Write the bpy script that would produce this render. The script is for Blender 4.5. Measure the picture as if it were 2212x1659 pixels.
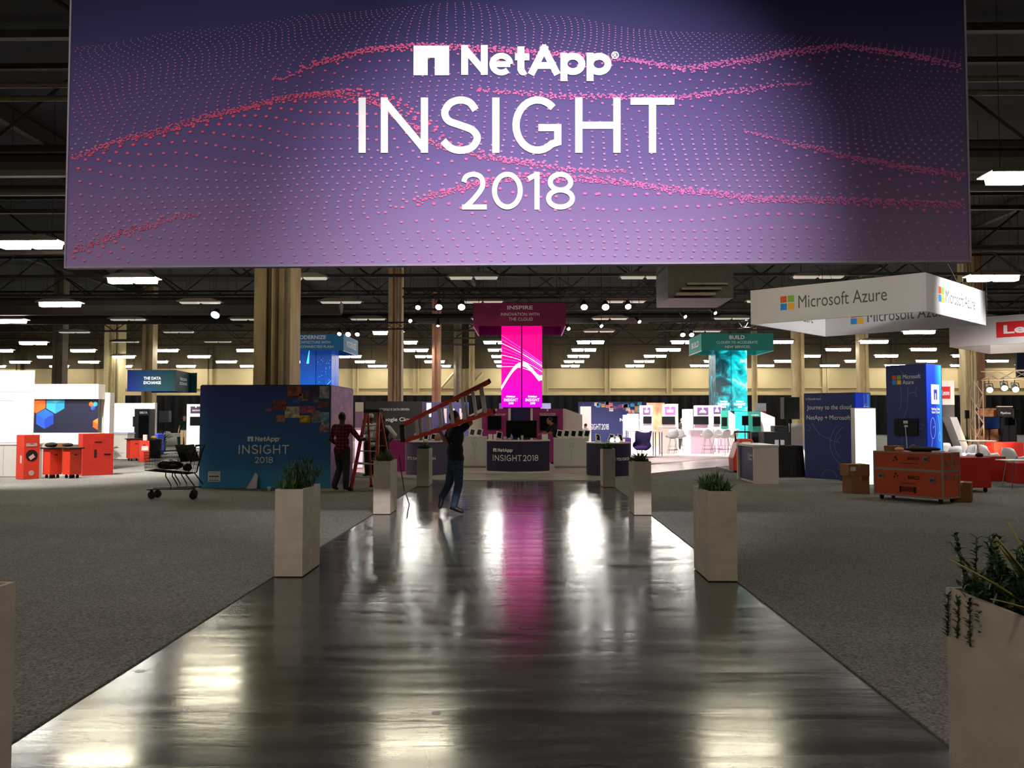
import bpy, bmesh, math, random
from mathutils import Vector, Matrix, noise
random.seed(7)
sc = bpy.context.scene
COL = sc.collection
PI = math.pi
for _o in list(bpy.data.objects): bpy.data.objects.remove(_o)

# ------------------------------------------------------------------ camera, world, exposure
CAM_H, F = 1.62, 1780.0                       # eye height (m), focal length in photo pixels (2212 x 1659)
YAW, PITCH = math.atan(28.6 / F), math.atan(73.0 / F)
cam = bpy.data.cameras.new('camera'); cam_o = bpy.data.objects.new('camera', cam); COL.objects.link(cam_o)
cam.sensor_width = 36.0; cam.lens = F / 2212 * 36.0; cam.clip_end = 400; cam.clip_start = .05
cam_o.location = (0, 0, CAM_H); cam_o.rotation_euler = (PI / 2 + PITCH, 0, YAW)
sc.camera = cam_o
wd = bpy.data.worlds.new('hall_air'); sc.world = wd; wd.use_nodes = True
wd.node_tree.nodes['Background'].inputs[0].default_value = (.9, .85, .75, 1)
wd.node_tree.nodes['Background'].inputs[1].default_value = .004
sc.view_settings.view_transform = 'Standard'; sc.view_settings.look = 'None'
sc.view_settings.exposure = 0.0; sc.view_settings.gamma = 1.0; sc.view_settings.use_curve_mapping = False
sc.cycles.use_denoising = True
sc.cycles.max_bounces = 6; sc.cycles.diffuse_bounces = 3; sc.cycles.glossy_bounces = 3
sc.cycles.sample_clamp_indirect = 6.0
sc.cycles.caustics_reflective = False; sc.cycles.caustics_refractive = False
LAMP = 58.0                                    # radiance of the lit ceiling lamps
def spot(name, loc, to, watts, deg, blend=.5, col=(1, .95, .88), size=.15):
    l = bpy.data.lights.new(name, 'SPOT'); l.energy = watts; l.spot_size = math.radians(deg); l.spot_blend = blend
    l.color = col; l.shadow_soft_size = size
    o = bpy.data.objects.new(name, l); COL.objects.link(o); o.location = loc
    o.rotation_euler = (Vector(to) - Vector(loc)).to_track_quat('-Z', 'Y').to_euler()
    return o
# stage lamps in the roof in front of the banner, aimed at its printed face
spot('banner_spot', (1.6, 1.0, 8.6), (.45, 9.2, 4.0), 6200, 41, 1.0, (1, .97, 1))
spot('banner_spot', (-3.5, 1.0, 8.8), (-2.9, 9.2, 4.2), 1080, 60, 1.0, (1, .97, 1))
# stage lamps over the booths behind the reception
for x, y, w in ((6.6, 39.5, 11000), (9.6, 38.5, 8000), (4.2, 45, 5000), (-2.5, 35.5, 1400), (3.2, 33.5, 2400)):
    spot('booth_spot', (x, y - 2.5, 5.9), (x, y, 0), w, 95, .6, (1, .93, .9))
for x, y, w in ((-13.6, 22.0, 3000), (-12.6, 25.5, 2600), (-18, 37, 4200), (15.2, 25, 2200)):
    spot('booth_spot', (x, y - 3.5, 6.2), (x, y, .8), w, 85, .7, (1, .95, .9))
spot('monolith_spot', (13.6, 22.6, 4.6), (11.6, 24.6, 2.0), 420, 70, .6, (.9, .95, 1))
spot('sign_spot', (14.6, 20.6, 6.2), (12.2, 23.0, 4.9), 2400, 60, .8, (1, .98, .96))
spot('truss_spot', (14.2, 25.2, .5), (15.1, 27.6, 2.0), 420, 75, .7, (1, .58, .28))
spot('wall_side_spot', (12.2, 18.8, 4.8), (8.7, 21.3, 1.6), 500, 34, .6, (.9, .95, 1))

# ------------------------------------------------------------------ photo pixel -> place
_R = Matrix.Rotation(YAW, 3, 'Z') @ Matrix.Rotation(PITCH, 3, 'X')
def ray(px, py): return _R @ Vector(((px - 1106) / F, 1.0, (829.5 - py) / F))
def at(px, py, d):
    r = ray(px, py); return Vector((0, 0, CAM_H)) + r * (d / r.y)
def fl(px, py, z=0.0):
    r = ray(px, py); return Vector((0, 0, CAM_H)) + r * ((z - CAM_H) / r.z)
def rect(x0, x1, y0, y1, d):
    """x0,x1,z_bottom,z_top of a pixel rectangle standing at distance d"""
    a = at(x0, (y0 + y1) / 2, d); b = at(x1, (y0 + y1) / 2, d)
    return a.x, b.x, at((x0 + x1) / 2, y1, d).z, at((x0 + x1) / 2, y0, d).z

# ------------------------------------------------------------------ materials
def lin(c):
    f = lambda v: v / 12.92 if v <= .04045 else ((v + .055) / 1.055) ** 2.4
    return tuple(f(v / 255) for v in c[:3]) + (1,)
MATS = {}
def mat(name, rgb, rough=.55, metal=0.0, emit=0.0, var=.12, scale=6.0, bump=0.0, spec=.4, ergb=None, stretch=None):
    if name in MATS: return MATS[name]
    m = bpy.data.materials.new(name); m.use_nodes = True; nt = m.node_tree; b = nt.nodes['Principled BSDF']
    c = lin(rgb)
    b.inputs['Roughness'].default_value = rough; b.inputs['Metallic'].default_value = metal
    b.inputs['Specular IOR Level'].default_value = spec
    tc = nt.nodes.new('ShaderNodeTexCoord'); nz = nt.nodes.new('ShaderNodeTexNoise')
    nz.inputs['Scale'].default_value = scale; nz.inputs['Detail'].default_value = 5
    src = tc.outputs['Object']
    if stretch:
        mp = nt.nodes.new('ShaderNodeMapping'); mp.inputs['Scale'].default_value = stretch
        nt.links.new(src, mp.inputs[0]); src = mp.outputs[0]
    nt.links.new(src, nz.inputs['Vector'])
    rp = nt.nodes.new('ShaderNodeValToRGB')
    rp.color_ramp.elements[0].position = .3; rp.color_ramp.elements[1].position = .7
    rp.color_ramp.elements[0].color = tuple(v * (1 - var) for v in c[:3]) + (1,)
    rp.color_ramp.elements[1].color = tuple(min(1, v * (1 + var)) for v in c[:3]) + (1,)
    nt.links.new(nz.outputs['Fac'], rp.inputs[0]); nt.links.new(rp.outputs[0], b.inputs['Base Color'])
    if bump:
        bp = nt.nodes.new('ShaderNodeBump'); bp.inputs['Strength'].default_value = bump; bp.inputs['Distance'].default_value = .01
        nt.links.new(nz.outputs['Fac'], bp.inputs['Height']); nt.links.new(bp.outputs[0], b.inputs['Normal'])
    if emit:
        if ergb: b.inputs['Emission Color'].default_value = lin(ergb)
        else: nt.links.new(rp.outputs[0], b.inputs['Emission Color'])
        b.inputs['Emission Strength'].default_value = emit
    MATS[name] = m; return m
def ramp_mat(name, stops, axis='Z', lo=0.0, hi=1.0, rough=.6, emit=0.0, noise_amt=0.0, nscale=3.0, dist=0.0):
    """a printed or displayed colour ramp along one object axis, optionally swirled by noise"""
    m = bpy.data.materials.new(name); m.use_nodes = True; nt = m.node_tree; b = nt.nodes['Principled BSDF']
    b.inputs['Roughness'].default_value = rough; b.inputs['Specular IOR Level'].default_value = .2
    tc = nt.nodes.new('ShaderNodeTexCoord'); sp = nt.nodes.new('ShaderNodeSeparateXYZ'); nt.links.new(tc.outputs['Object'], sp.inputs[0])
    mr = nt.nodes.new('ShaderNodeMapRange'); mr.inputs[1].default_value = lo; mr.inputs[2].default_value = hi
    nt.links.new(sp.outputs[axis], mr.inputs[0]); v = mr.outputs[0]
    if noise_amt:
        nz = nt.nodes.new('ShaderNodeTexNoise'); nz.inputs['Scale'].default_value = nscale; nz.inputs['Detail'].default_value = 8
        nz.inputs['Distortion'].default_value = dist
        nt.links.new(tc.outputs['Object'], nz.inputs['Vector'])
        ma = nt.nodes.new('ShaderNodeMath'); ma.operation = 'MULTIPLY_ADD'; ma.inputs[1].default_value = noise_amt
        sb = nt.nodes.new('ShaderNodeMath'); sb.operation = 'SUBTRACT'; sb.inputs[1].default_value = noise_amt * .5
        nt.links.new(nz.outputs['Fac'], ma.inputs[0]); nt.links.new(v, sb.inputs[0]); nt.links.new(sb.outputs[0], ma.inputs[2]); v = ma.outputs[0]
    rp = nt.nodes.new('ShaderNodeValToRGB'); cr = rp.color_ramp
    cr.elements[0].position = stops[0][0]; cr.elements[0].color = lin(stops[0][1])
    cr.elements[1].position = stops[-1][0]; cr.elements[1].color = lin(stops[-1][1])
    for p, c in stops[1:-1]:
        e = cr.elements.new(p); e.color = lin(c)
    nt.links.new(v, rp.inputs[0])
    if emit:
        b.inputs['Base Color'].default_value = (.01, .01, .01, 1)
        nt.links.new(rp.outputs[0], b.inputs['Emission Color']); b.inputs['Emission Strength'].default_value = emit
    else: nt.links.new(rp.outputs[0], b.inputs['Base Color'])
    MATS[name] = m; return m
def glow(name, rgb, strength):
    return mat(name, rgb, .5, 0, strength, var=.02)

# ------------------------------------------------------------------ mesh helpers
def tag(o, label=None, cat=None, group=None, kind=None):
    if label: o['label'] = label
    if cat: o['category'] = cat
    if group: o['group'] = group
    if kind: o['kind'] = kind
    return o
def thing(name, label, cat, loc=(0, 0, 0), rz=0.0, group=None):
    o = bpy.data.objects.new(name, None); COL.objects.link(o); o.empty_display_size = .2
    o.location = loc; o.rotation_euler = (0, 0, rz); return tag(o, label, cat, group, 'thing')
def link(name, me, m=None, parent=None, smooth=False):
    o = bpy.data.objects.new(name, me); COL.objects.link(o)
    if m is not None:
        me.materials.append(m)
    if parent is not None: o.parent = parent
    if smooth:
        for p in me.polygons: p.use_smooth = True
    return o
def pyd(name, vs, fs, m=None, parent=None, smooth=False):
    me = bpy.data.meshes.new(name); me.from_pydata([tuple(v) for v in vs], [], fs); me.update()
    return link(name, me, m, parent, smooth)
class MB:
    """collects shapes of ONE part"""
    def __init__(s): s.v = []; s.f = []
    def add(s, vs, fs):
        n = len(s.v); s.v += [tuple(v) for v in vs]; s.f += [tuple(i + n for i in f) for f in fs]; return s
    def box(s, a, b, mx=None):
        (x0, y0, z0), (x1, y1, z1) = a, b
        vs = [(x0, y0, z0), (x1, y0, z0), (x1, y1, z0), (x0, y1, z0), (x0, y0, z1), (x1, y0, z1), (x1, y1, z1), (x0, y1, z1)]
        if mx is not None: vs = [mx @ Vector(v) for v in vs]
        return s.add(vs, [(0, 3, 2, 1), (4, 5, 6, 7), (0, 1, 5, 4), (1, 2, 6, 5), (2, 3, 7, 6), (3, 0, 4, 7)])
    def tube(s, pts, r, n=8, cap=True):
        pts = [Vector(p) for p in pts]; rs = r if isinstance(r, (list, tuple)) else [r] * len(pts)
        up = Vector((0, 0, 1)); vs = []; fs = []
        for i, p in enumerate(pts):
            t = (pts[min(i + 1, len(pts) - 1)] - pts[max(i - 1, 0)]).normalized()
            a = t.cross(up)
            if a.length < 1e-3: a = t.cross(Vector((0, 1, 0)))
            a.normalize(); b = a.cross(t)
            for k in range(n):
                w = 2 * PI * k / n; vs.append(p + (a * math.cos(w) + b * math.sin(w)) * rs[i])
        for i in range(len(pts) - 1):
            for k in range(n):
                k2 = (k + 1) % n; fs.append((i * n + k, i * n + k2, (i + 1) * n + k2, (i + 1) * n + k))
        if cap: fs.append(tuple(range(n))); fs.append(tuple(range((len(pts) - 1) * n, len(pts) * n))[::-1])
        return s.add(vs, fs)
    def lathe(s, prof, c=(0, 0, 0), n=20, sx=1.0, sy=1.0):
        vs = []; fs = []
        for r, z in prof:
            for k in range(n):
                w = 2 * PI * k / n; vs.append((c[0] + r * math.cos(w) * sx, c[1] + r * math.sin(w) * sy, c[2] + z))
        for i in range(len(prof) - 1):
            for k in range(n):
                k2 = (k + 1) % n; fs.append((i * n + k, i * n + k2, (i + 1) * n + k2, (i + 1) * n + k))
        fs.append(tuple(range(n))[::-1]); fs.append(tuple(range((len(prof) - 1) * n, len(prof) * n)))
        return s.add(vs, fs)
    def ball(s, c, r, n=14, mx=None):
        rr = r if isinstance(r, (list, tuple)) else (r, r, r); vs = []; fs = []; h = n // 2
        for i in range(1, h):
            for k in range(n):
                a = PI * i / h; w = 2 * PI * k / n
                v = Vector((rr[0] * math.sin(a) * math.cos(w), rr[1] * math.sin(a) * math.sin(w), rr[2] * math.cos(a)))
                vs.append((mx @ v if mx is not None else v) + Vector(c))
        t = Vector((0, 0, rr[2])); bt = -t
        vs.append((mx @ t if mx is not None else t) + Vector(c)); vs.append((mx @ bt if mx is not None else bt) + Vector(c))
        for i in range(h - 2):
            for k in range(n):
                k2 = (k + 1) % n; fs.append((i * n + k, (i + 1) * n + k, (i + 1) * n + k2, i * n + k2))
        T = len(vs) - 2; B = len(vs) - 1
        for k in range(n):
            k2 = (k + 1) % n; fs.append((T, k, k2)); fs.append((B, (h - 2) * n + k2, (h - 2) * n + k))
        return s.add(vs, fs)
    def prism(s, poly, y0, y1):
        """polygon in x,z extruded along y"""
        n = len(poly); vs = [(x, y0, z) for x, z in poly] + [(x, y1, z) for x, z in poly]
        fs = [tuple(range(n)), tuple(range(n, 2 * n))[::-1]] + [(i, i + n, (i + 1) % n + n, (i + 1) % n) for i in range(n)]
        return s.add(vs, fs)
    def slab(s, poly, z0, z1):
        n = len(poly); vs = [(x, y, z0) for x, y in poly] + [(x, y, z1) for x, y in poly]
        fs = [tuple(range(n))[::-1], tuple(range(n, 2 * n))] + [(i, (i + 1) % n, (i + 1) % n + n, i + n) for i in range(n)]
        return s.add(vs, fs)
    def build(s, name, m, parent=None, smooth=False, bevel=0.0, seg=2):
        o = pyd(name, s.v, s.f, m, parent, smooth)
        if bevel:
            bm = bmesh.new(); bm.from_mesh(o.data)
            bmesh.ops.bevel(bm, geom=bm.edges[:] , offset=bevel, segments=seg, affect='EDGES', profile=.5)
            bm.to_mesh(o.data); bm.free()
        bm = bmesh.new(); bm.from_mesh(o.data); bmesh.ops.recalc_face_normals(bm, faces=bm.faces[:]); bm.to_mesh(o.data); bm.free()
        return o
def box(name, a, b, m, parent=None, bevel=0.0, mx=None):
    return MB().box(a, b, mx).build(name, m, parent, bevel=bevel)
def copy_tree(o, parent=None):
    c = o.copy(); COL.objects.link(c)
    if parent is not None: c.parent = parent
    for ch in [x for x in CHILD(o)]: copy_tree(ch, c)
    return c
def CHILD(o): return [x for x in COL.objects if x.parent == o]
def struct(o): o['kind'] = 'structure'; return o

# ------------------------------------------------------------------ lettering: strokes for the geometric capitals, text curves for the rest
def catmull(p, n=6):
    out = []
    for i in range(len(p) - 1):
        a, b, c, d = p[max(i - 1, 0)], p[i], p[i + 1], p[min(i + 2, len(p) - 1)]
        for k in range(n):
            t = k / n
            out.append(tuple(.5 * (2 * b[j] + (c[j] - a[j]) * t + (2 * a[j] - 5 * b[j] + 4 * c[j] - d[j]) * t * t + (3 * b[j] - a[j] - 3 * c[j] + d[j]) * t ** 3) for j in (0, 1)))
    return out + [p[-1]]
def arc(cx, cy, rx, ry, a0, a1, n=22):
    return [(cx + rx * math.cos(math.radians(a0 + (a1 - a0) * i / n)), cy + ry * math.sin(math.radians(a0 + (a1 - a0) * i / n))) for i in range(n + 1)]
GL = {  # centre lines in a unit box; True = square end caps
 'I': [([(.5, 0), (.5, 1)], True)],
 'N': [([(0, 0), (0, 1)], True), ([(1, 0), (1, 1)], True), ([(0, 1), (1, 0)], False)],
 'S': [(catmull([(.95, .80), (.78, .95), (.5, 1), (.2, .93), (.05, .75), (.16, .59), (.5, .5), (.86, .4), (1, .24), (.84, .06), (.5, 0), (.22, .05), (0, .19)]), False)],
 'G': [(arc(.5, .5, .5, .5, 44, 312) + [(.97, .16), (.97, .45), (.52, .45)], False)],
 'H': [([(0, 0), (0, 1)], True), ([(1, 0), (1, 1)], True), ([(0, .5), (1, .5)], False)],
 'T': [([(0, 1), (1, 1)], True), ([(.5, 0), (.5, 1)], True)],
 '2': [(catmull([(0, .76), (.12, .93), (.46, 1), (.82, .92), (.93, .70), (.80, .49), (.42, .2), (.08, 0)]), False), ([(.04, 0), (1, 0)], True)],
 '0': [(arc(.5, .5, .5, .5, 0, 360, 36), False)],
 '1': [([(1, 0), (1, 1)], True), ([(0, .86), (1, 1)], False)],
 '8': [(arc(.5, .76, .43, .24, 0, 360, 30), False), (arc(.5, .26, .5, .26, 0, 360, 30), False)],
 'e': [([(0, .5), (1, .5)], False), (arc(.5, .5, .5, .5, 0, 315), False)],
 't': [([(.32, 1), (.32, .22)], True), (catmull([(.32, .3), (.4, .06), (.66, 0), (.95, .05)]), False), ([(0, .68), (1, .68)], True)],
 'A': [([(0, 0), (.5, 1)], True), ([(1, 0), (.5, 1)], True), ([(.2, .26), (.8, .26)], False)],
 'p': [([(0, 0), (0, 1)], True), (arc(.5, .64, .5, .36, 0, 360, 30), False)],
}
def strip(pts, w, cap):
    pts = [Vector(p) for p in pts]
    if cap:
        d0 = (pts[0] - pts[1]).normalized(); d1 = (pts[-1] - pts[-2]).normalized(); pts[0] = pts[0] + d0 * w / 2; pts[-1] = pts[-1] + d1 * w / 2
    closed = (pts[0] - pts[-1]).length < 1e-4; L = []; Rr = []; n = len(pts)
    for i, p in enumerate(pts):
        a = pts[i - 1] if i else (pts[-2] if closed else None); b = pts[i + 1] if i < n - 1 else (pts[1] if closed else None)
        da = (p - a).normalized() if a is not None else (b - p).normalized(); db = (b - p).normalized() if b is not None else da
        na = Vector((-da.y, da.x)); nb = Vector((-db.y, db.x)); m = (na + nb)
        m = m.normalized() if m.length > 1e-4 else na; k = w / 2 / max(.5, m.dot(na)); L.append(p + m * k); Rr.append(p - m * k)
    return [(L[i], Rr[i], Rr[i + 1], L[i + 1]) for i in range(n - 1)]
def glyph(ch, x0, x1, y0, y1, w):
    """y0 = bottom, y1 = top, y up; returns quads"""
    q = []
    for pts, cap in GL[ch]:
        P = [(x0 + w / 2 + (x1 - x0 - w) * u, y0 + w / 2 + (y1 - y0 - w) * v) for u, v in pts]
        q += strip(P, w, cap)
    return q
def logo_quads(parts=('logo', 'name', 'word', 'year'), oneline=False):
    """the event mark, in units of the enlarged banner picture, y up"""
    q = []; Y = lambda y: -y
    if 'logo' in parts:
        for a in ((535, 275, 748, 348), (535, 348, 620, 452), (662, 348, 748, 452)):
            q.append(((a[0], Y(a[1])), (a[0], Y(a[3])), (a[2], Y(a[3])), (a[2], Y(a[1]))))
    if 'name' in parts:
        for ch, x0, x1, t, b in (('N', 820, 978, 272, 450), ('e', 988, 1130, 318, 453), ('t', 1141, 1226, 280, 453), ('A', 1224, 1405, 272, 450), ('p', 1412, 1560, 318, 487), ('p', 1568, 1716, 318, 487)):
            q += glyph(ch, x0, x1, Y(b), Y(t), 35 if ch == 'e' else 41)
        q += strip(arc(1738, Y(332), 19, 19, 0, 360, 20), 7, False)
        q += strip([(1731, Y(342)), (1731, Y(323)), (1742, Y(324)), (1744, Y(331)), (1733, Y(333)), (1745, Y(342))], 5, False)
    if 'word' in parts:
        for ch, x0, x1 in (('I', 208, 250), ('N', 340, 622), ('S', 690, 937), ('I', 1005, 1048), ('G', 1125, 1425), ('H', 1500, 1770), ('T', 1830, 2092)):
            q += glyph(ch, x0, x1, Y(915 if ch not in 'SG' else 921), Y(585 if ch not in 'SG' else 578), 43)
    if 'year' in parts:
        ox, oy, k = (0, 0, 1) if not oneline else (2190 - 820 * 1.46, 585 - 1028 * 1.46, 1.46)
        for ch, x0, x1 in (('2', 820, 972), ('0', 1003, 1187), ('1', 1205, 1287), ('8', 1326, 1498)):
            q += glyph(ch, ox + x0 * k, ox + x1 * k, Y(oy + 1253 * k), Y(oy + 1028 * k), 30 * (1 if not oneline else 1.4))
    return q
def quads_obj(name, q, fn, m, parent=None):
    """2D quads -> mesh through fn(u, v) -> point; every stroke lies a hair proud of the one before it"""
    vs = []; fs = []; k = 0; last = None
    u0, v0 = q[0][0][0], q[0][0][1]; e = 1e-3
    p0 = Vector(fn(u0, v0)); nrm = (Vector(fn(u0 + e, v0)) - p0).cross(Vector(fn(u0, v0 + e)) - p0)
    nrm = nrm.normalized() if nrm.length > 0 else Vector((0, -1, 0))
    for p in q:
        if last is None or (Vector(p[0][:2]) - Vector(last[3][:2])).length > 1e-5: k = (k + 1) % 6
        last = p; n = len(vs); vs += [Vector(fn(a[0], a[1])) + nrm * (k * .0007) for a in p]; fs.append(tuple(range(n, n + len(p))))
    return pyd(name, vs, fs, m, parent)
_FT = {}
def font_mesh(s, bold=0.0, align='CENTER'):
    k = (s, bold, align)
    if k not in _FT:
        cu = bpy.data.curves.new('lettering', 'FONT'); cu.body = s; cu.size = 1; cu.align_x = align; cu.offset = bold; cu.resolution_u = 3
        cu.space_line = .95
        o = bpy.data.objects.new('lettering', cu); COL.objects.link(o)
        me = bpy.data.meshes.new_from_object(o.evaluated_get(bpy.context.evaluated_depsgraph_get()))
        V = [(v.co.x, v.co.y) for v in me.vertices]; P = [tuple(p.vertices) for p in me.polygons]
        xs = [v[0] for v in V]; ys = [v[1] for v in V]; x0, x1, y0, y1 = min(xs), max(xs), min(ys), max(ys)
        _FT[k] = ([((x - x0) / (x1 - x0), (y - y0) / (y1 - y0)) for x, y in V], P, (x1 - x0) / (y1 - y0))
        bpy.data.objects.remove(o); bpy.data.curves.remove(cu); bpy.data.meshes.remove(me)
    return _FT[k]
def text(name, s, fn, box4, m, parent=None, bold=0.0, align='CENTER'):
    """lettering fitted into box4 = (u0, u1, v0, v1) of a surface fn(u, v)"""
    V, P, _ = font_mesh(s, bold, align); u0, u1, v0, v1 = box4
    return pyd(name, [fn(u0 + (u1 - u0) * a, v0 + (v1 - v0) * b) for a, b in V], P, m, parent)
def front(y=0.0): return lambda u, v: (u, y, v)
WHITE_INK = mat('white_ink', (238, 238, 238), .6, var=.03)
# ================================================================== THE SETTING
def concrete():
    m = bpy.data.materials.new('polished_concrete'); m.use_nodes = True; nt = m.node_tree; b = nt.nodes['Principled BSDF']; N = nt.nodes.new; Lk = nt.links.new
    tc = N('ShaderNodeTexCoord')
    def nz(scale, detail, st=(1, 1, 1), dist=0.0, off=0.0):
        mp = N('ShaderNodeMapping'); mp.inputs['Scale'].default_value = st; mp.inputs['Location'].default_value = (off, off, 0)
        n = N('ShaderNodeTexNoise'); n.inputs['Scale'].default_value = scale; n.inputs['Detail'].default_value = detail; n.inputs['Distortion'].default_value = dist
        Lk(tc.outputs['Object'], mp.inputs[0]); Lk(mp.outputs[0], n.inputs['Vector']); return n.outputs['Fac']
    big = nz(.55, 6, (.7, 1.6, 1), .6); fine = nz(7, 8, (.6, 1.5, 1)); strk = nz(2.2, 7, (.35, 2.4, 1), .4, 3.0)
    def ramp(v, p0, c0, p1, c1):
        r = N('ShaderNodeValToRGB'); r.color_ramp.elements[0].position = p0; r.color_ramp.elements[0].color = c0
        r.color_ramp.elements[1].position = p1; r.color_ramp.elements[1].color = c1; Lk(v, r.inputs[0]); return r.outputs[0]
    def mix(a, bb, fac, kind='MULTIPLY'):
        x = N('ShaderNodeMix'); x.data_type = 'RGBA'; x.blend_type = kind
        if isinstance(fac, float): x.inputs[0].default_value = fac
        else: Lk(fac, x.inputs[0])
        Lk(a, x.inputs[6]); Lk(bb, x.inputs[7]); return x.outputs[2]
    base = ramp(big, .3, (.066, .070, .066, 1), .75, (.135, .138, .128, 1))
    base = mix(base, ramp(fine, .3, (.7, .7, .7, 1), .75, (1.15, 1.15, 1.13, 1)), .8)
    base = mix(base, ramp(strk, .35, (.72, .72, .72, 1), .7, (1.1, 1.1, 1.1, 1)), .7)
    # hairline cracks
    wv = N('ShaderNodeVectorMath'); wv.operation = 'MULTIPLY_ADD'; wv.inputs[1].default_value = (.5, .5, 0)
    n3 = N('ShaderNodeTexNoise'); n3.inputs['Scale'].default_value = 1.7; n3.inputs['Detail'].default_value = 9; Lk(tc.outputs['Object'], n3.inputs['Vector'])
    Lk(n3.outputs['Color'], wv.inputs[0]); Lk(tc.outputs['Object'], wv.inputs[2])
    vo = N('ShaderNodeTexVoronoi'); vo.feature = 'DISTANCE_TO_EDGE'; vo.inputs['Scale'].default_value = .42; Lk(wv.outputs[0], vo.inputs['Vector'])
    cr = ramp(vo.outputs['Distance'], .0012, (.18, .17, .16, 1), .005, (1, 1, 1, 1))
    msk = ramp(nz(.7, 3, off=9.0), .45, (0, 0, 0, 1), .6, (1, 1, 1, 1))
    base = mix(base, cr, msk)
    Lk(base, b.inputs['Base Color'])
    Lk(ramp(strk, .25, (.10, .10, .10, 1), .8, (.25, .25, .25, 1)), b.inputs['Roughness'])
    b.inputs['Specular IOR Level'].default_value = 1.0
    bp = N('ShaderNodeBump'); bp.inputs['Strength'].default_value = .10; bp.inputs['Distance'].default_value = .02
    Lk(strk, bp.inputs['Height']); bp2 = N('ShaderNodeBump'); bp2.inputs['Strength'].default_value = .04; bp2.inputs['Distance'].default_value = .01
    Lk(fine, bp2.inputs['Height']); Lk(bp.outputs[0], bp2.inputs['Normal']); Lk(bp2.outputs[0], b.inputs['Normal'])
    return m
def carpet(name, rgb, var=.5):
    m = bpy.data.materials.new(name); m.use_nodes = True; nt = m.node_tree; b = nt.nodes['Principled BSDF']; N = nt.nodes.new; Lk = nt.links.new
    tc = N('ShaderNodeTexCoord'); c = lin(rgb)
    f = N('ShaderNodeTexNoise'); f.inputs['Scale'].default_value = 60; f.inputs['Detail'].default_value = 4; Lk(tc.outputs['Object'], f.inputs['Vector'])
    g = N('ShaderNodeTexNoise'); g.inputs['Scale'].default_value = .5; g.inputs['Detail'].default_value = 4; Lk(tc.outputs['Object'], g.inputs['Vector'])
    r = N('ShaderNodeValToRGB'); r.color_ramp.elements[0].position = .32; r.color_ramp.elements[1].position = .68
    r.color_ramp.elements[0].color = tuple(v * (1 - var) for v in c[:3]) + (1,); r.color_ramp.elements[1].color = tuple(v * (1 + var) for v in c[:3]) + (1,)
    Lk(f.outputs['Fac'], r.inputs[0])
    r2 = N('ShaderNodeValToRGB'); r2.color_ramp.elements[0].position = .3; r2.color_ramp.elements[1].position = .7
    r2.color_ramp.elements[0].color = (.85, .85, .85, 1); r2.color_ramp.elements[1].color = (1.12, 1.1, 1.08, 1); Lk(g.outputs['Fac'], r2.inputs[0])
    x = N('ShaderNodeMix'); x.data_type = 'RGBA'; x.blend_type = 'MULTIPLY'; x.inputs[0].default_value = 1; Lk(r.outputs[0], x.inputs[6]); Lk(r2.outputs[0], x.inputs[7])
    Lk(x.outputs[2], b.inputs['Base Color']); b.inputs['Roughness'].default_value = 1; b.inputs['Specular IOR Level'].default_value = .1
    bp = N('ShaderNodeBump'); bp.inputs['Strength'].default_value = .6; bp.inputs['Distance'].default_value = .01; Lk(f.outputs['Fac'], bp.inputs['Height']); Lk(bp.outputs[0], b.inputs['Normal'])
    return m
HX, HY0, HY1, HZ = 58.0, -16.0, 80.0, 11.0
struct(box('floor', (-HX, HY0, -.3), (HX, HY1 + 2, 0), concrete()))
CARP = carpet('grey_carpet', (131, 130, 126))
PL, PR = -2.56, 2.09                                       # edges of the bare concrete lane
struct(box('floor_carpet_west', (-HX, HY0, 0), (PL, HY1, .010), CARP))
struct(box('floor_carpet_east', (PR, HY0, 0), (HX, HY1, .010), CARP))
# pale booth floor with a glossy white border
outer = [(-3.7, 22.7), (-2.3, 21.35), (1.75, 21.35), (3.65, 24.1), (8.6, 29.9), (14, 31.5), (14, 56), (-12, 56), (-12, 31), (-8.6, 29.0)]
inner = [(-3.0, 24.4), (-2.0, 23.9), (1.5, 23.9), (3.0, 26.6), (7.4, 32.5), (13.6, 34), (13.6, 55.6), (-11.6, 55.6), (-11.6, 33), (-7.6, 31.5)]
struct(MB().slab(outer, 0, .018).build('floor_white_border', mat('white_vinyl', (196, 192, 184), .22, var=.1, scale=1.5)))
struct(MB().slab(inner, .018, .026).build('floor_booth_carpet', carpet('pale_carpet', (206, 188, 188), .1)))
stain_m = mat('oil_stain', (24, 23, 20), .25, var=.3)
for px, py, rx, ry in ((1432, 1182, .17, .11), (1444, 1208, .10, .10), (1140, 1356, .07, .05), (303, 1450, .03, .03), (943, 1540, .025, .03)):
    c = fl(px, py); n = 18
    pyd('stain', [(c.x + rx * math.cos(k / n * 2 * PI) * (1 + .3 * math.sin(3 * k)), c.y + ry * math.sin(k / n * 2 * PI) * (1 + .25 * math.cos(2 * k)), .0012) for k in range(n)], [tuple(range(n))], stain_m, bpy.data.objects['floor'])

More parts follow.
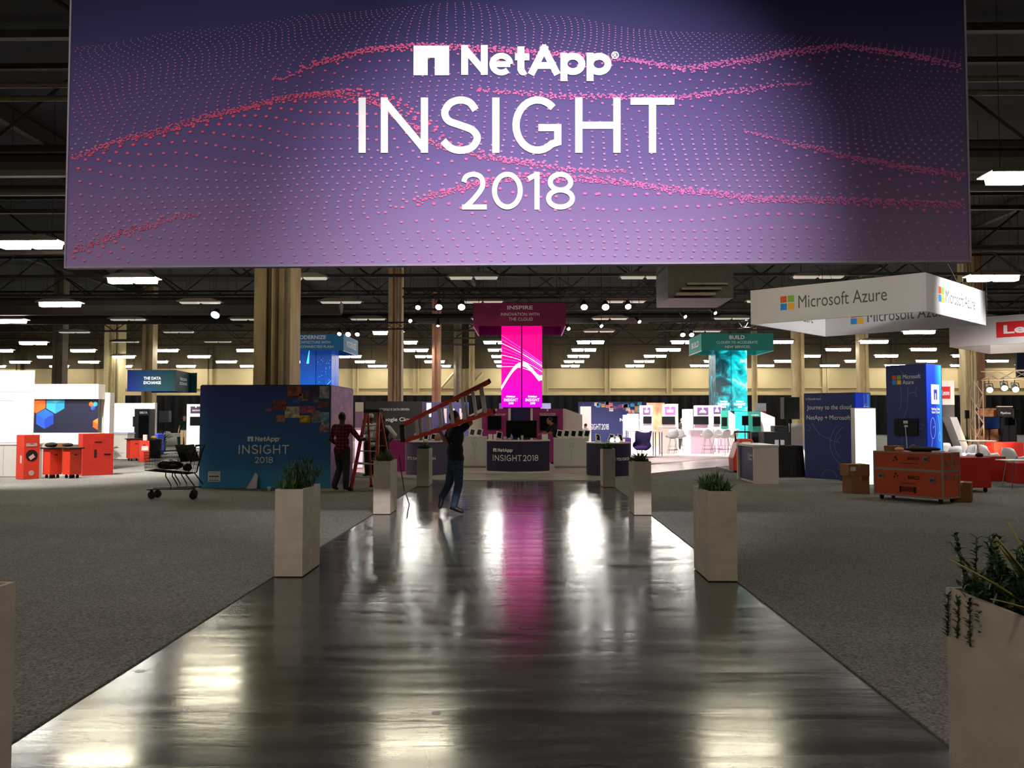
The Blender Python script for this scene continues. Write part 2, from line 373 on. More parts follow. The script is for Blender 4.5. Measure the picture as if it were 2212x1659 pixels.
# ---- far wall: panels between pilasters with upper shade painted in, a rail and a black drape along its foot
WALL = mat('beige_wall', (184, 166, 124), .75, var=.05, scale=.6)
WALL_SHADE = mat('beige_wall_shade', (86, 74, 52), .8, var=.06, scale=.6)  # darker beige paints in the shade above the ceiling lamps
wf = struct(box('wall_far', (-HX, HY1 + .12, 0), (HX, HY1 + .6, HZ), WALL))
xs = [-HX] + [at(px, 800, HY1).x for px in (42, 210, 322, 455, 585, 640, 770, 900, 1000, 1178, 1312, 1445, 1600, 1780, 1930, 2075)] + [HX]
for a, b in zip(xs[:-1], xs[1:]):
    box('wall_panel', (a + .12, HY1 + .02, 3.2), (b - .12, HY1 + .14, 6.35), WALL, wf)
    box('wall_panel', (a + .12, HY1 + .05, 6.42), (b - .12, HY1 + .14, HZ - .05), WALL_SHADE, wf)
for a in xs[1:-1]:
    for za, zb_, mm in ((0, 6.38, WALL), (6.385, HZ, WALL_SHADE)): MB().box((a - .28, HY1 - .35, za), (a - .16, HY1 + .12, zb_)).box((a + .16, HY1 - .35, za), (a + .28, HY1 + .12, zb_)).box((a - .16, HY1 - .2, za), (a + .16, HY1 - .08, zb_)).build('pilaster', mm, wf)
box('rail', (-HX, HY1 - .45, 3.75), (HX, HY1 + .02, 3.95), WALL, wf)
box('rail', (-HX, HY1 - .25, 4.45), (HX, HY1 + .02, 4.6), WALL, wf)
for px in (938, 1000):                                     # diagonal bracing of the steel frame
    a = at(px, 855, 79.3); b = at(px + 42, 806, 79.3)
    MB().tube([a, b], .14, 4).build('brace', WALL, wf)
struct(box('wall_west', (-HX - .4, HY0, 0), (-HX, HY1 + .6, HZ), WALL_SHADE))
struct(box('wall_east', (HX, HY0, 0), (HX + .4, HY1 + .6, HZ), WALL_SHADE))
struct(box('wall_near', (-HX, HY0 - .4, 0), (HX, HY0, HZ), WALL_SHADE))
CEILM = mat('dark_deck', (24, 21, 19), .85, var=.3, scale=1.2)
STEEL = mat('dark_steel', (38, 34, 30), .7, var=.2)
ce = struct(box('ceiling', (-HX, HY0, HZ), (HX, HY1 + .6, HZ + .3), CEILM))
drape_m = mat('black_drape', (9, 9, 10), .9, var=.3)
dr = thing('black_curtain', 'long black pipe-and-drape curtain hanging along the foot of the beige far wall', 'curtain', (0, HY1 - 1.6, 0))
edges = [-55, -46, -37, -28, -19, -10, -1, 8, 17, 26, 35, 44, 54]
for a, b in zip(edges[:-1], edges[1:]):
    n = 60; vs = []; fs = []
    for i in range(n + 1):
        x = a + (b - a) * i / n; y = .16 * math.sin(x * 7.0) + .06 * math.sin(x * 17)
        vs += [(x, y, .03), (x, y, 3.72)]
        if i: fs.append((2 * i - 2, 2 * i, 2 * i + 1, 2 * i - 1))
    o = pyd('drape', vs, fs, drape_m, dr)
MB().tube([(-55, 0, 3.74), (54, 0, 3.74)], .03).build('rail_pipe', STEEL, dr)

# ---- steel columns
COLM = mat('tan_column', (184, 162, 118), .65, var=.22, scale=1.4, stretch=(3, 3, .6))
COLD = mat('grey_column', (120, 106, 88), .65, var=.2, scale=2)
COLP = mat('rose_column', (176, 128, 100), .65, var=.15, scale=2)
def column(px0, px1, d, m, label, extra=0.0, plain=False):
    a, b = at(px0, 800, d).x, at(px1, 800, d).x; w = b - a; c = (a + b) / 2
    t = thing('steel_column', label, 'column', (c, d + w / 2, 0)); t['kind'] = 'structure'; h = w / 2
    s = MB(); s.box((-h, -h, .01), (-h * .35, h, HZ)); s.build('flange', m, t)
    MB().box((h * .35, -h, .01), (h, h, HZ)).build('flange', m, t)
    MB().box((-h * .35, -h * .62, .01), (h * .35, h * .62, HZ)).build('web', m, t)
    if extra:
        MB().tube([(h * .1, -h * .8, .01), (h * .1, -h * .8, HZ)], w * .1, 10).build('conduit', m, t)
        MB().tube([(h * .8, -h * 1.2, .01), (h * .8, -h * 1.2, HZ)], w * .05, 8).build('conduit', COLD, t)
    return t
column(547, 626, 21.4, COLM, 'thick tan steel column rising behind the dark blue event wall', 1)
column(838, 867, 40.8, COLM, 'tan steel column rising behind the charcoal booth wall', 1)
column(933, 951, 60.0, COLP, 'rose tinted steel column just past the tan one behind the charcoal booth')
column(980, 997, 78.2, COLD, 'slim grey steel column between the rose column and the magenta screens')
column(1013, 1025, 78.6, COLM, 'slim tan column close beside the magenta screen tower')
column(112, 134, 52, COLD, 'dark grey steel column above the white marketplace booth')
column(306, 329, 58, COLM, 'paired tan column behind the hanging data exchange sign')
column(1626, 1636, 70, COLM, 'thin tan column beside the teal screen tower')
column(1716, 1738, 62, COLM, 'paired tan column above the journey wall')
column(1857, 1877, 58, COLM, 'tan column between the two dark blue cloud towers')
column(2086, 2112, 45, COLM, 'wide tan column behind the copper lit truss tower', 1)
column(2112, 2128, 46.5, COLP, 'slim rose column standing just behind the copper lit truss tower')
column(224, 256, 66, mat('cream_column', (222, 205, 150), .7, var=.1), 'broad cream column washed by a lamp beside the marketplace booth', 1)

# ---- roof: trusses, ducts and pipes hang under the dark deck
def truss(y, z0, z1, x0=-50, x1=50, step=3.05, r=.07):
    s = MB(); s.box((x0, y - r, z0 - r), (x1, y + r, z0 + r)); s.box((x0, y - r, z1 - r), (x1, y + r, z1 + r))
    x = x0; up = True
    while x < x1 - .1:
        s.tube([(x, y, z0 if up else z1), (x + step, y, z1 if up else z0)], r * .6, 4, False); x += step; up = not up
    return s.build('roof_truss', STEEL, ce)
for i in range(11): truss(14 + i * 6.1, 8.3, 10.4, step=2.6 if i % 2 else 3.05)
for x in (-40, -27.8, -15.6, -3.4, 8.8, 21, 33.2):
    MB().box((x - .12, HY0, 10.45), (x + .12, HY1, 10.95)).build('roof_girder', STEEL, ce)
def pipe(px, py, d, r, m, x0=-46, x1=46):
    z = at(px, py, d).z; return MB().tube([(x0, d, z), (x1, d, z)], r, 10).build('pipe', m, ce)
PIPE = mat('painted_pipe', (112, 98, 80), .6, var=.15); DUCT = mat('brown_duct', (58, 49, 39), .6, var=.2)
pipe(60, 184, 20, .075, PIPE); pipe(60, 213, 20, .075, PIPE); pipe(60, 358, 20.6, .30, DUCT); pipe(60, 412, 21.5, .14, DUCT)
pipe(60, 545, 25, .07, DUCT); pipe(300, 662, 40, .45, DUCT, -30, -9); pipe(300, 690, 48, .3, STEEL)
ah = thing('air_handler', 'brown roof air handler box with pale louvre slats above the teal sign', 'air handler', at(1515, 572, 24.6))
for k, (dx, dz) in enumerate(((-.9, 0),)): pass
box('body', (-1.0, 0, -1.0), (.95, 2.2, .9), DUCT, ah)
for k in range(3): box('slat', (-.45 - .18 * k, -.12 - .1 * k, -.62 - .16 * k), (.75 - .2 * k, .0, -.56 - .16 * k), PIPE, ah)
MB().tube([(-.8, 1, .9), (-.8, 1, HZ - ah.location.z)], .03).tube([(.8, 1, .9), (.8, 1, HZ - ah.location.z)], .03).build('hanger_rod', STEEL, ah)

# ---- ceiling lamps, one fixture every 6.1 m
LENS_ON = glow('lamp_lens_lit', (255, 250, 240), LAMP); LENS_DIM = glow('lamp_lens_idle', (235, 228, 210), .38)
LENS_ADDED = glow('added_lamp_lens', (255, 241, 220), LAMP * .8); LENS_SOFT = glow('lamp_lens_soft', (255, 244, 214), LAMP * .7); LENS_LOW = glow('lamp_lens_half', (255, 250, 240), LAMP * .22)
HOUSE = mat('lamp_housing', (96, 91, 83), .5, var=.05)
ORD = ['first', 'second', 'third', 'fourth', 'fifth', 'sixth', 'seventh', 'eighth', 'ninth', 'tenth', 'eleventh', 'twelfth', 'thirteenth', 'fourteenth', 'fifteenth', 'sixteenth']
LZ = 6.62
def lamp_proto(name, left, right, dim=False):
    t = thing(name, 'x', 'ceiling light', (0, 0, LZ))
    MB().prism([(-.92, 0), (.92, 0), (.92, .02), (.55, .13), (-.55, .13), (-.92, .02)], -.30, .30).box((-.92, -.30, -.03), (.92, -.285, 0)).box((-.92, .285, -.03), (.92, .30, 0)).build('housing', HOUSE, t)
    for x0, x1, m in ((-.86, -.04, left), (.04, .86, right)):
        h = .07 if dim else .19
        MB().prism([(x0, 0), (x1, 0), (x1 - .04, -h), (x0 + .04, -h)], -.14, .14).build('lens', m, t)
    for x in (-.6, .6): MB().tube([(x, 0, .1), (x, 0, HZ - LZ - .004)], .008, 4).build('hanger_wire', STEEL, t)
    return t
protos = {'on': lamp_proto('ceiling_light', LENS_ON, LENS_ON), 'half': lamp_proto('ceiling_light', LENS_LOW, LENS_ON), 'off': lamp_proto('ceiling_light', LENS_DIM, LENS_DIM, True), 'warm': lamp_proto('ceiling_light', LENS_ADDED, LENS_ADDED), 'soft': lamp_proto('ceiling_light', LENS_SOFT, LENS_SOFT)}
KIDS = {k: list(p.children) for k, p in protos.items()}; USED = set(); ROWS = {}
def lamp(state, x, y, label, group):
    p = protos[state]
    if state not in USED: USED.add(state); t = p
    else:
        t = p.copy(); COL.objects.link(t)
        for c in KIDS[state]:
            k = c.copy(); COL.objects.link(k); k.parent = t
    t.location = (x, y, LZ); t['label'] = label; t['group'] = group; t['category'] = 'ceiling light'
GX = [-1.84 + 6.1 * i for i in range(-8, 9)]
rows = [16.9 + 6.1 * k for k in range(11)]
for k, y in enumerate(rows):
    far = 10 - k
    for i, x in enumerate(GX):
        if not (-.66 * y - 1 < x < .63 * y + 1): continue
        if k == 0: st = 'on' if abs(x - 10.36) < .1 else None
        elif k == 1: st = 'on' if x < -13 and x > -15 else None
        elif k == 2: st = 'on' if (x < -13 or x > 15) else 'off'
        elif k == 3: st = 'on' if (x < -19 or x > 15) else 'off'
        elif k == 4: st = 'on' if (x < -25 or x > 15) else 'off'
        elif k == 5: st = 'on' if (-9 < x < -7 or x > 21 or x < -30) else 'off'
        elif k == 6: st = 'on' if not (-28 < x < -12) else 'off'
        else: st = 'half' if (i * 7 + k * 3) % 4 == 1 else 'on'
        if st: ROWS.setdefault((far, st), []).append((x, y))
WORD = {'off': 'idle grey', 'half': 'half lit', 'on': 'lit'}
for (far, st), pts in ROWS.items():
    for n, (x, y) in enumerate(pts):
        lamp(st, x, y, '%s ceiling light, %s from the left, %s row from the far wall' % (WORD[st], ORD[n], ORD[far]), '%s ceiling lights, %s row' % (WORD[st], ORD[far]))
# lamps hidden by the banner; unseen entrance lamps added to light the foreground
for x, y in ((-10.4, 20.2), (-2.7, 20.2), (5.2, 20.2), (-9.7, 25.6)):
    lamp('soft', x, y, 'lit ceiling light hanging in the roof just behind the big banner', 'lit lamps behind the banner')
for x, y in ((-7.9, 4.7), (-1.8, -1.4), (4.3, -1.4), (-7.9, -7.5), (4.3, -7.5), (10.4, -1.4), (-14, 10.8), (16.5, 10.8)):
    lamp('warm', x, y, 'added warm ceiling light, unseen above the entrance in front of the banner', 'added lamps over the entrance')

# ================================================================== THE BANNER
BD = 9.2
bl, br = at(143, 573, BD * 1.012), at(2094, 565, BD * .988)
BU = Vector((br.x - bl.x, br.y - bl.y, 0)); BW = BU.length; BU.normalize(); BN = Vector((BU.y, -BU.x, 0))   # BN faces the camera
BZ = (bl.z + br.z) / 2; BTOP = 7.1
bn = thing('hanging_banner', 'huge purple fabric entrance banner with pink dot waves and white lettering', 'banner', (bl.x, bl.y, BZ), math.atan2(BU.y, BU.x))
BH = BTOP - BZ
ban_m = ramp_mat('banner_print', [(0, (146, 122, 168)), (.2, (124, 102, 150)), (.42, (98, 82, 134)), (.7, (76, 65, 114)), (.86, (54, 49, 94)), (1, (42, 40, 82))], 'Z', 0, at(1100, 0, BD).z - BZ, .8, noise_amt=.10, nscale=.5)
box('fabric', (0, 0, 0), (BW, .07, BH), ban_m, bn)
s = MB(); s.box((-.02, -.012, -.02), (BW + .02, .09, 0)); s.box((-.02, -.012, 0), (0, .09, BH)); s.box((BW, -.012, 0), (BW + .02, .09, BH)); s.box((-.02, -.012, BH), (BW + .02, .09, BH + .03))
s.build('frame', mat('banner_edge', (150, 138, 160), .5), bn)
for u in (.08, .36, .64, .92): MB().tube([(BW * u, .04, BH), (BW * u, .04, HZ - BZ)], .012, 6).build('hanging_cable', STEEL, bn)
bmi = Matrix.Translation(bn.location) @ Matrix.Rotation(bn.rotation_euler.z, 4, 'Z'); bmi = bmi.inverted()
def on_banner(px, py, off=-.004):
    r = ray(px, py); o = Vector((0, 0, CAM_H)); t = (bl - o).dot(BN) / r.dot(BN); q = bmi @ (o + r * t); return (q.x, off, q.z)
quads_obj('lettering', logo_quads(), lambda u, v: on_banner(700 + u / 2.765, -v / 2.765, -.010), WHITE_INK, bn)
def pl(pts, x):
    if x <= pts[0][0]: return pts[0][1]
    for (a, b), (c, d) in zip(pts[:-1], pts[1:]):
        if x <= c:
            t = (x - a) / (c - a); t = t * t * (3 - 2 * t) * .5 + t * .5; return b + (d - b) * t
    return pts[-1][1]
RT = [(120, 108), (450, 62), (700, 30), (1000, 6), (1200, 36), (1450, 72), (1700, 76), (2120, 116)]
RID = [([(600, 168), (700, 130), (800, 105), (900, 96), (1050, 103), (1200, 115), (1350, 125), (1480, 146), (1600, 130), (1720, 110), (1830, 98), (1950, 115), (2100, 148)], [(560, 0), (700, 38), (1000, 34), (1300, 30), (1700, 42), (2000, 30), (2100, 22)], .62),
       ([(120, 345), (300, 290), (480, 240), (620, 208), (720, 200), (800, 215), (880, 262), (950, 312), (1100, 345), (1250, 366)], [(120, 60), (480, 78), (720, 72), (880, 46), (1100, 34), (1260, 22), (1400, 0)], .62),
       ([(1000, 190), (1200, 205), (1450, 208), (1600, 194), (1700, 178)], [(980, 0), (1150, 24), (1500, 32), (1650, 22), (1800, 0)], .60),
       ([(800, 472), (950, 415), (1050, 390), (1150, 378), (1300, 386), (1480, 408), (1650, 428), (1800, 430), (2120, 442)], [(760, 0), (950, 44), (1300, 52), (1700, 44), (2100, 36)], .58),
       ([(1600, 280), (1750, 314), (1850, 340), (2000, 365), (2120, 384)], [(1560, 0), (1750, 30), (2000, 46), (2120, 46)], .62),
       ([(120, 548), (300, 492), (400, 462)], [(120, 46), (300, 38), (460, 0)], .62)]
dots = []
NR = 58
for r in range(NR):
    t = (r / (NR - 1)); g = .35 * t + .65 * t ** 1.7; sx = .62 + .62 * t
    for c in range(-66, 67):
        xw = c * 24.0 + (10.2 if r % 2 else 0) * 0; x = 1120 + xw * sx + 26 * math.sin(xw * .006 + t * 9)
        if x < 120 or x > 2120: continue
        top = pl(RT, x); base = top + (640 - top) * g; y = base; dx = 0; hot = 0
        for R, A, W in RID:
            a = pl(A, x)
            if a < 1: continue
            q = (base - (pl(R, x) + a)) / (a * W); e = math.exp(-q * q); y -= a * e; dx += .55 * a * e * (1 if x < 1300 else -.5); hot = max(hot, e * min(1, a / 40) * (1 if abs(q) < 1.3 else .6))
        x += dx * 1.15 + 30 * math.sin(base * .021 + x * .0022) * (.3 + .7 * t); y += 3 * noise.noise(Vector((x * .01, y * .02, 3))); x += 5 * noise.noise(Vector((x * .008, t * 12, 7)))
        if y > 566 or y < 0: continue
        dots.append((x, y, t, hot))
rnd = random.Random(5)
for R, A, W in RID:                                        # crests: dots crowd together along each fold
    x = 130.0
    while x < 2110:
        a = pl(A, x)
        if a > 6 and not (R is RID[3][0] and x < 900):
            for q in range(3): dots.append((x + rnd.uniform(-4, 4), pl(R, x) + 4 + (q - 1) * 4.2 * min(1, a / 45) + rnd.gauss(0, 1.5), .10 + .05 * (q == 1), .62 + .2 * (q == 1)))
        x += 6.0 if a > 30 else 9
vs = []; fs = []; cols = []
for x, y, t, hot in dots:
    b = on_banner(x, y, -.0075)
    if b[0] < .04 or b[0] > BW - .04 or b[2] < .03: continue
    k = .0075 + .0120 * t + .004 * hot; n = len(vs)
    for j in range(6): vs.append((b[0] + k * 1.15 * math.cos(j * PI / 3), b[1], b[2] + k * .85 * math.sin(j * PI / 3)))
    fs.append(tuple(range(n, n + 6)))
    w = min(1, max(0, (x - 700) / 700)); low = max(0, min(1, (y - 330) / 240)) * (1 if x < 900 else .35)
    pk = Vector((.86, .07, .16)) * (1 - w) + Vector((.72, .13, .44)) * w
    fade = (.16 + .84 * hot) * (1 - .5 * low); bgd = Vector((.36, .20, .40)) if y > 300 else Vector((.24, .12, .28))
    cc = bgd * (1 - fade) + pk * fade
    cols += [(cc.x, cc.y, cc.z, 1)] * 6
me = bpy.data.meshes.new('dot_print'); me.from_pydata(vs, [], fs); ca = me.color_attributes.new('ink', 'FLOAT_COLOR', 'POINT')
for i, c in enumerate(cols): ca.data[i].color = c
dm = bpy.data.materials.new('pink_dot_ink'); dm.use_nodes = True; an = dm.node_tree.nodes.new('ShaderNodeAttribute'); an.attribute_name = 'ink'
dm.node_tree.links.new(an.outputs['Color'], dm.node_tree.nodes['Principled BSDF'].inputs['Base Color']); dm.node_tree.nodes['Principled BSDF'].inputs['Roughness'].default_value = .8
tag(link('dot_print', me, dm, bn), kind='stuff')
# ================================================================== PLANTERS
def blade(s, base, az, tilt, L, w, bend=.5, n=5):
    """one tapering leaf: az = heading, tilt = lean from upright (rad)"""
    d = Vector((math.cos(az), math.sin(az), 0)); side = Vector((-d.y, d.x, 0)); p = Vector(base); vs = []; fs = []
    for i in range(n + 1):
        t = i / n; a = tilt + bend * t; ww = w * (1 - t ** 1.8) * (.75 + .5 * math.sin(PI * min(t * 1.3, 1))) * .5
        up = Vector((0, 0, 1)) * math.cos(a) + d * math.sin(a); nr = up.cross(side)
        vs += [p - side * ww + nr * ww * .35, p, p + side * ww + nr * ww * .35]; p = p + up * L / n
        if i:
            k = 3 * i; fs += [(k - 3, k - 2, k + 1, k), (k - 2, k - 1, k + 2, k + 1)]
    s.add(vs, fs)
PLANTER = mat('travertine_planter', (194, 182, 166), .75, var=.12, scale=3.5, bump=.25, stretch=(1, 1, 2.2))
SOIL = mat('planter_soil', (34, 27, 20), .95, var=.4, scale=30, bump=.6)
LEAF = mat('leaf_green', (66, 92, 46), .5, var=.35, scale=9); LEAFD = mat('leaf_dark_green', (40, 66, 36), .5, var=.4, scale=9)
LEAFL = mat('leaf_pale_green', (112, 130, 70), .5, var=.3, scale=9); LEAFY = mat('leaf_yellow_edge', (158, 142, 70), .5, var=.2)
def planter(x0, y0, label, kind, seed):
    rnd = random.Random(seed); W, D, H = .285, .71, .892; w = .022
    t = thing('stone_planter', label, 'planter', (x0, y0, .0 if kind != 'x' else 0)); z0 = .0105
    a = [(0, 0), (W, 0), (W, D), (0, D)]; b = [(w, w), (W - w, w), (W - w, D - w), (w, D - w)]
    vs = [(x, y, z0) for x, y in a] + [(x, y, H) for x, y in a] + [(x, y, H) for x, y in b] + [(x, y, H - .12) for x, y in b]
    fs = [(3, 2, 1, 0)]
    for i in range(4):
        j = (i + 1) % 4; fs += [(i, j, j + 4, i + 4), (i + 4, j + 4, j + 8, i + 8), (i + 8, j + 8, j + 12, i + 12)]
    pyd('planter_body', vs, fs, PLANTER, t)
    box('soil', (w, w, H - .14), (W - w, D - w, H - .06), SOIL, t)
    zb = H - .07
    def agave(cx, cy, n, L, wd, m, tl=(.15, 1.1), name='agave'):
        s = MB()
        for k in range(n): blade(s, (cx, cy, zb), k * 2.4 + rnd.random() * .4, rnd.uniform(*tl), L * rnd.uniform(.75, 1.1), wd, rnd.uniform(.05, .5))
        s.build(name, m, t, True)
    def bush(cx, cy, rx, ry, h, n, m, L=.10, wd=.018, name='bushy_plant'):
        s = MB()
        for k in range(n):
            a_ = rnd.random() * 6.28; q = math.sqrt(rnd.random()); z = rnd.random()
            blade(s, (cx + rx * q * math.cos(a_) * (.5 + .5 * z), cy + ry * q * math.sin(a_) * (.5 + .5 * z), zb + .01 + h * z * (1 - .5 * q * q)), rnd.random() * 6.28, rnd.uniform(.0, 1.2), L * rnd.uniform(.6, 1.2), wd, rnd.uniform(.1, .9), 3)
        o = s.build(name, m, t, True); o['kind'] = 'stuff'
    def stems(cx, cy, n, h, m, trail=False):
        for k in range(n):
            s = MB(); p = Vector((cx + rnd.uniform(-.09, .09), cy + rnd.uniform(-.28, .28), zb)) if not trail else Vector((.045, cy + (k - 1.6) * .075 + rnd.uniform(-.015, .015), zb + .035)); h_ = h * rnd.uniform(.55, 1.0); d = Vector((rnd.uniform(-.35, .35), rnd.uniform(-.35, .35), 1)).normalized(); pts = [p]
            for i in range(8):
                if trail: d = Vector((-.5, .05, .5)).normalized() if i < 1 else Vector((-.9, rnd.uniform(-.1, .1), -.25)).normalized() if i < 2 else Vector((rnd.uniform(-.06, .03), rnd.uniform(-.15, .15), -1)).normalized()
                else: d = (d + Vector((rnd.uniform(-.15, .15), rnd.uniform(-.15, .15), .05))).normalized()
                p = p + d * (h_ if trail else h) / 8; pts.append(p)
            s.tube(pts, .0028, 4)
            for i in range(1, len(pts)):
                for q in range(5): blade(s, pts[i] + (pts[i - 1] - pts[i]) * (q / 5), rnd.random() * 6.28, rnd.uniform(.7, 1.5), .034, .019, .3, 2)
            s.build('leafy_stem', m, t, True)
    if kind == 'fern':
        bush(W * .62, D * .45, .19, .32, .36, 520, LEAFD, .11, .012); bush(W * .3, D * .25, .14, .2, .12, 200, LEAF, .10, .016)
        agave(W * .5, .15, 16, .22, .03, LEAFL); agave(W * .45, .42, 18, .34, .022, LEAFD, (.1, .9))
    elif kind == 'grass':
        bush(W * .5, D * .4, .15, .33, .14, 420, LEAF, .15, .014); agave(W * .5, .2, 22, .26, .02, LEAFL, (.1, .8)); agave(W * .5, .5, 18, .24, .02, LEAF)
    elif kind == 'agave':
        bush(W * .45, D * .5, .17, .33, .10, 300, LEAFD, .10, .018); agave(W * .5, .22, 20, .30, .036, LEAF, (.1, 1.0)); agave(W * .5, .5, 18, .30, .034, LEAFL, (.1, 1.0))
    elif kind == 'aloe':
        bush(W * .5, D * .45, .17, .34, .13, 520, LEAF, .11, .020); agave(W * .4, .18, 18, .24, .03, LEAF, (.05, .7)); agave(W * .6, .40, 18, .29, .032, LEAFD, (.05, .6)); agave(W * .4, .58, 16, .26, .03, LEAFD, (.05, .7))
    elif kind == 'near':
        bush(W * .5, D * .6, .15, .30, .16, 620, LEAFD, .06, .016); bush(W * .4, D * .75, .13, .14, .12, 200, LEAF, .05, .014)
        stems(W * .45, D * .62, 14, .30, LEAFD); stems(W * .5, D * .3, 9, .34, LEAF); stems(W * .22, D * .80, 4, .30, LEAF, True); bush(W * .5, D * .78, .15, .16, .17, 420, LEAF, .045, .02)
        for k in range(13):
            az = k * 2.4; tl = .15 + .08 * k; s = MB(); blade(s, (W * .55, D * .36, zb + .02), az, tl, .40, .048, .25, 7); lf = s.build('leaf', LEAFD, t, True)
            s = MB(); e = MB()
            n0 = len(lf.data.vertices)
            V = [v.co.copy() for v in lf.data.vertices]
            s.tube([V[i] for i in range(0, n0, 3)], .0024, 4); s.tube([V[i] for i in range(2, n0, 3)], .0024, 4); s.build('leaf_edge', LEAFY, lf, True)
    return t
XL, XR = -2.55, 1.81
planter(XL, 8.40, 'tall stone planter with ferny plants in front of the dark blue event wall', 'fern', 1)
planter(XL, 13.85, 'stone planter with grassy succulents beside the step ladder', 'grass', 2)
planter(XL, 19.40, 'farthest stone planter on the ladder carrier side, before the grey curved counter', 'agave', 3)
planter(XL, 2.95, 'stone planter cut off by the photo edge nearest the orange crates side', 'agave', 4)
planter(XR, 8.24, 'tall stone planter crowned with upright aloe leaves, in line with the white counter', 'aloe', 5)
planter(XR, 13.80, 'stone planter with spiky agave below the purple egg chair', 'agave', 6)
planter(XR, 19.30, 'farthest stone planter in front of the dark curved counter with white lettering', 'agave', 7)
planter(XR, 2.90, 'large near stone planter with trailing stems and yellow edged agave', 'near', 8)

# ================================================================== PEOPLE
SKIN = {'dark': mat('skin_dark', (92, 60, 44), .55, var=.1), 'mid': mat('skin_mid', (158, 108, 82), .55, var=.1), 'light': mat('skin_light', (206, 150, 120), .55, var=.08)}
def cloth(name, rgb, var=.18): return mat(name, rgb, .85, var=var, scale=12, bump=.3)
def plaid():
    m = bpy.data.materials.new('red_black_plaid'); m.use_nodes = True; nt = m.node_tree; b = nt.nodes['Principled BSDF']; N = nt.nodes.new; Lk = nt.links.new
    tc = N('ShaderNodeTexCoord'); cols = None
    outs = []
    for ax in ('X', 'Z'):
        w = N('ShaderNodeTexWave'); w.bands_direction = ax; w.inputs['Scale'].default_value = 4.2; w.inputs['Distortion'].default_value = .5; Lk(tc.outputs['Object'], w.inputs['Vector']); outs.append(w.outputs['Fac'])
    a = N('ShaderNodeMath'); a.operation = 'ADD'; Lk(outs[0], a.inputs[0]); Lk(outs[1], a.inputs[1])
    r = N('ShaderNodeValToRGB'); r.color_ramp.elements[0].position = .35; r.color_ramp.elements[0].color = (.012, .006, .006, 1); r.color_ramp.elements[1].position = .8; r.color_ramp.elements[1].color = (.26, .02, .022, 1)
    h = N('ShaderNodeMath'); h.operation = 'MULTIPLY'; h.inputs[1].default_value = .5; Lk(a.outputs[0], h.inputs[0]); Lk(h.outputs[0], r.inputs[0]); Lk(r.outputs[0], b.inputs['Base Color']); b.inputs['Roughness'].default_value = .9
    return m
def cap(s, a, b, ra, rb, n=10):
    a, b = Vector(a), Vector(b); s.tube([a, a + (b - a) * .5, b], [ra, (ra + rb) / 2 * 1.03, rb], n); s.ball(a, ra, n); s.ball(b, rb, n)
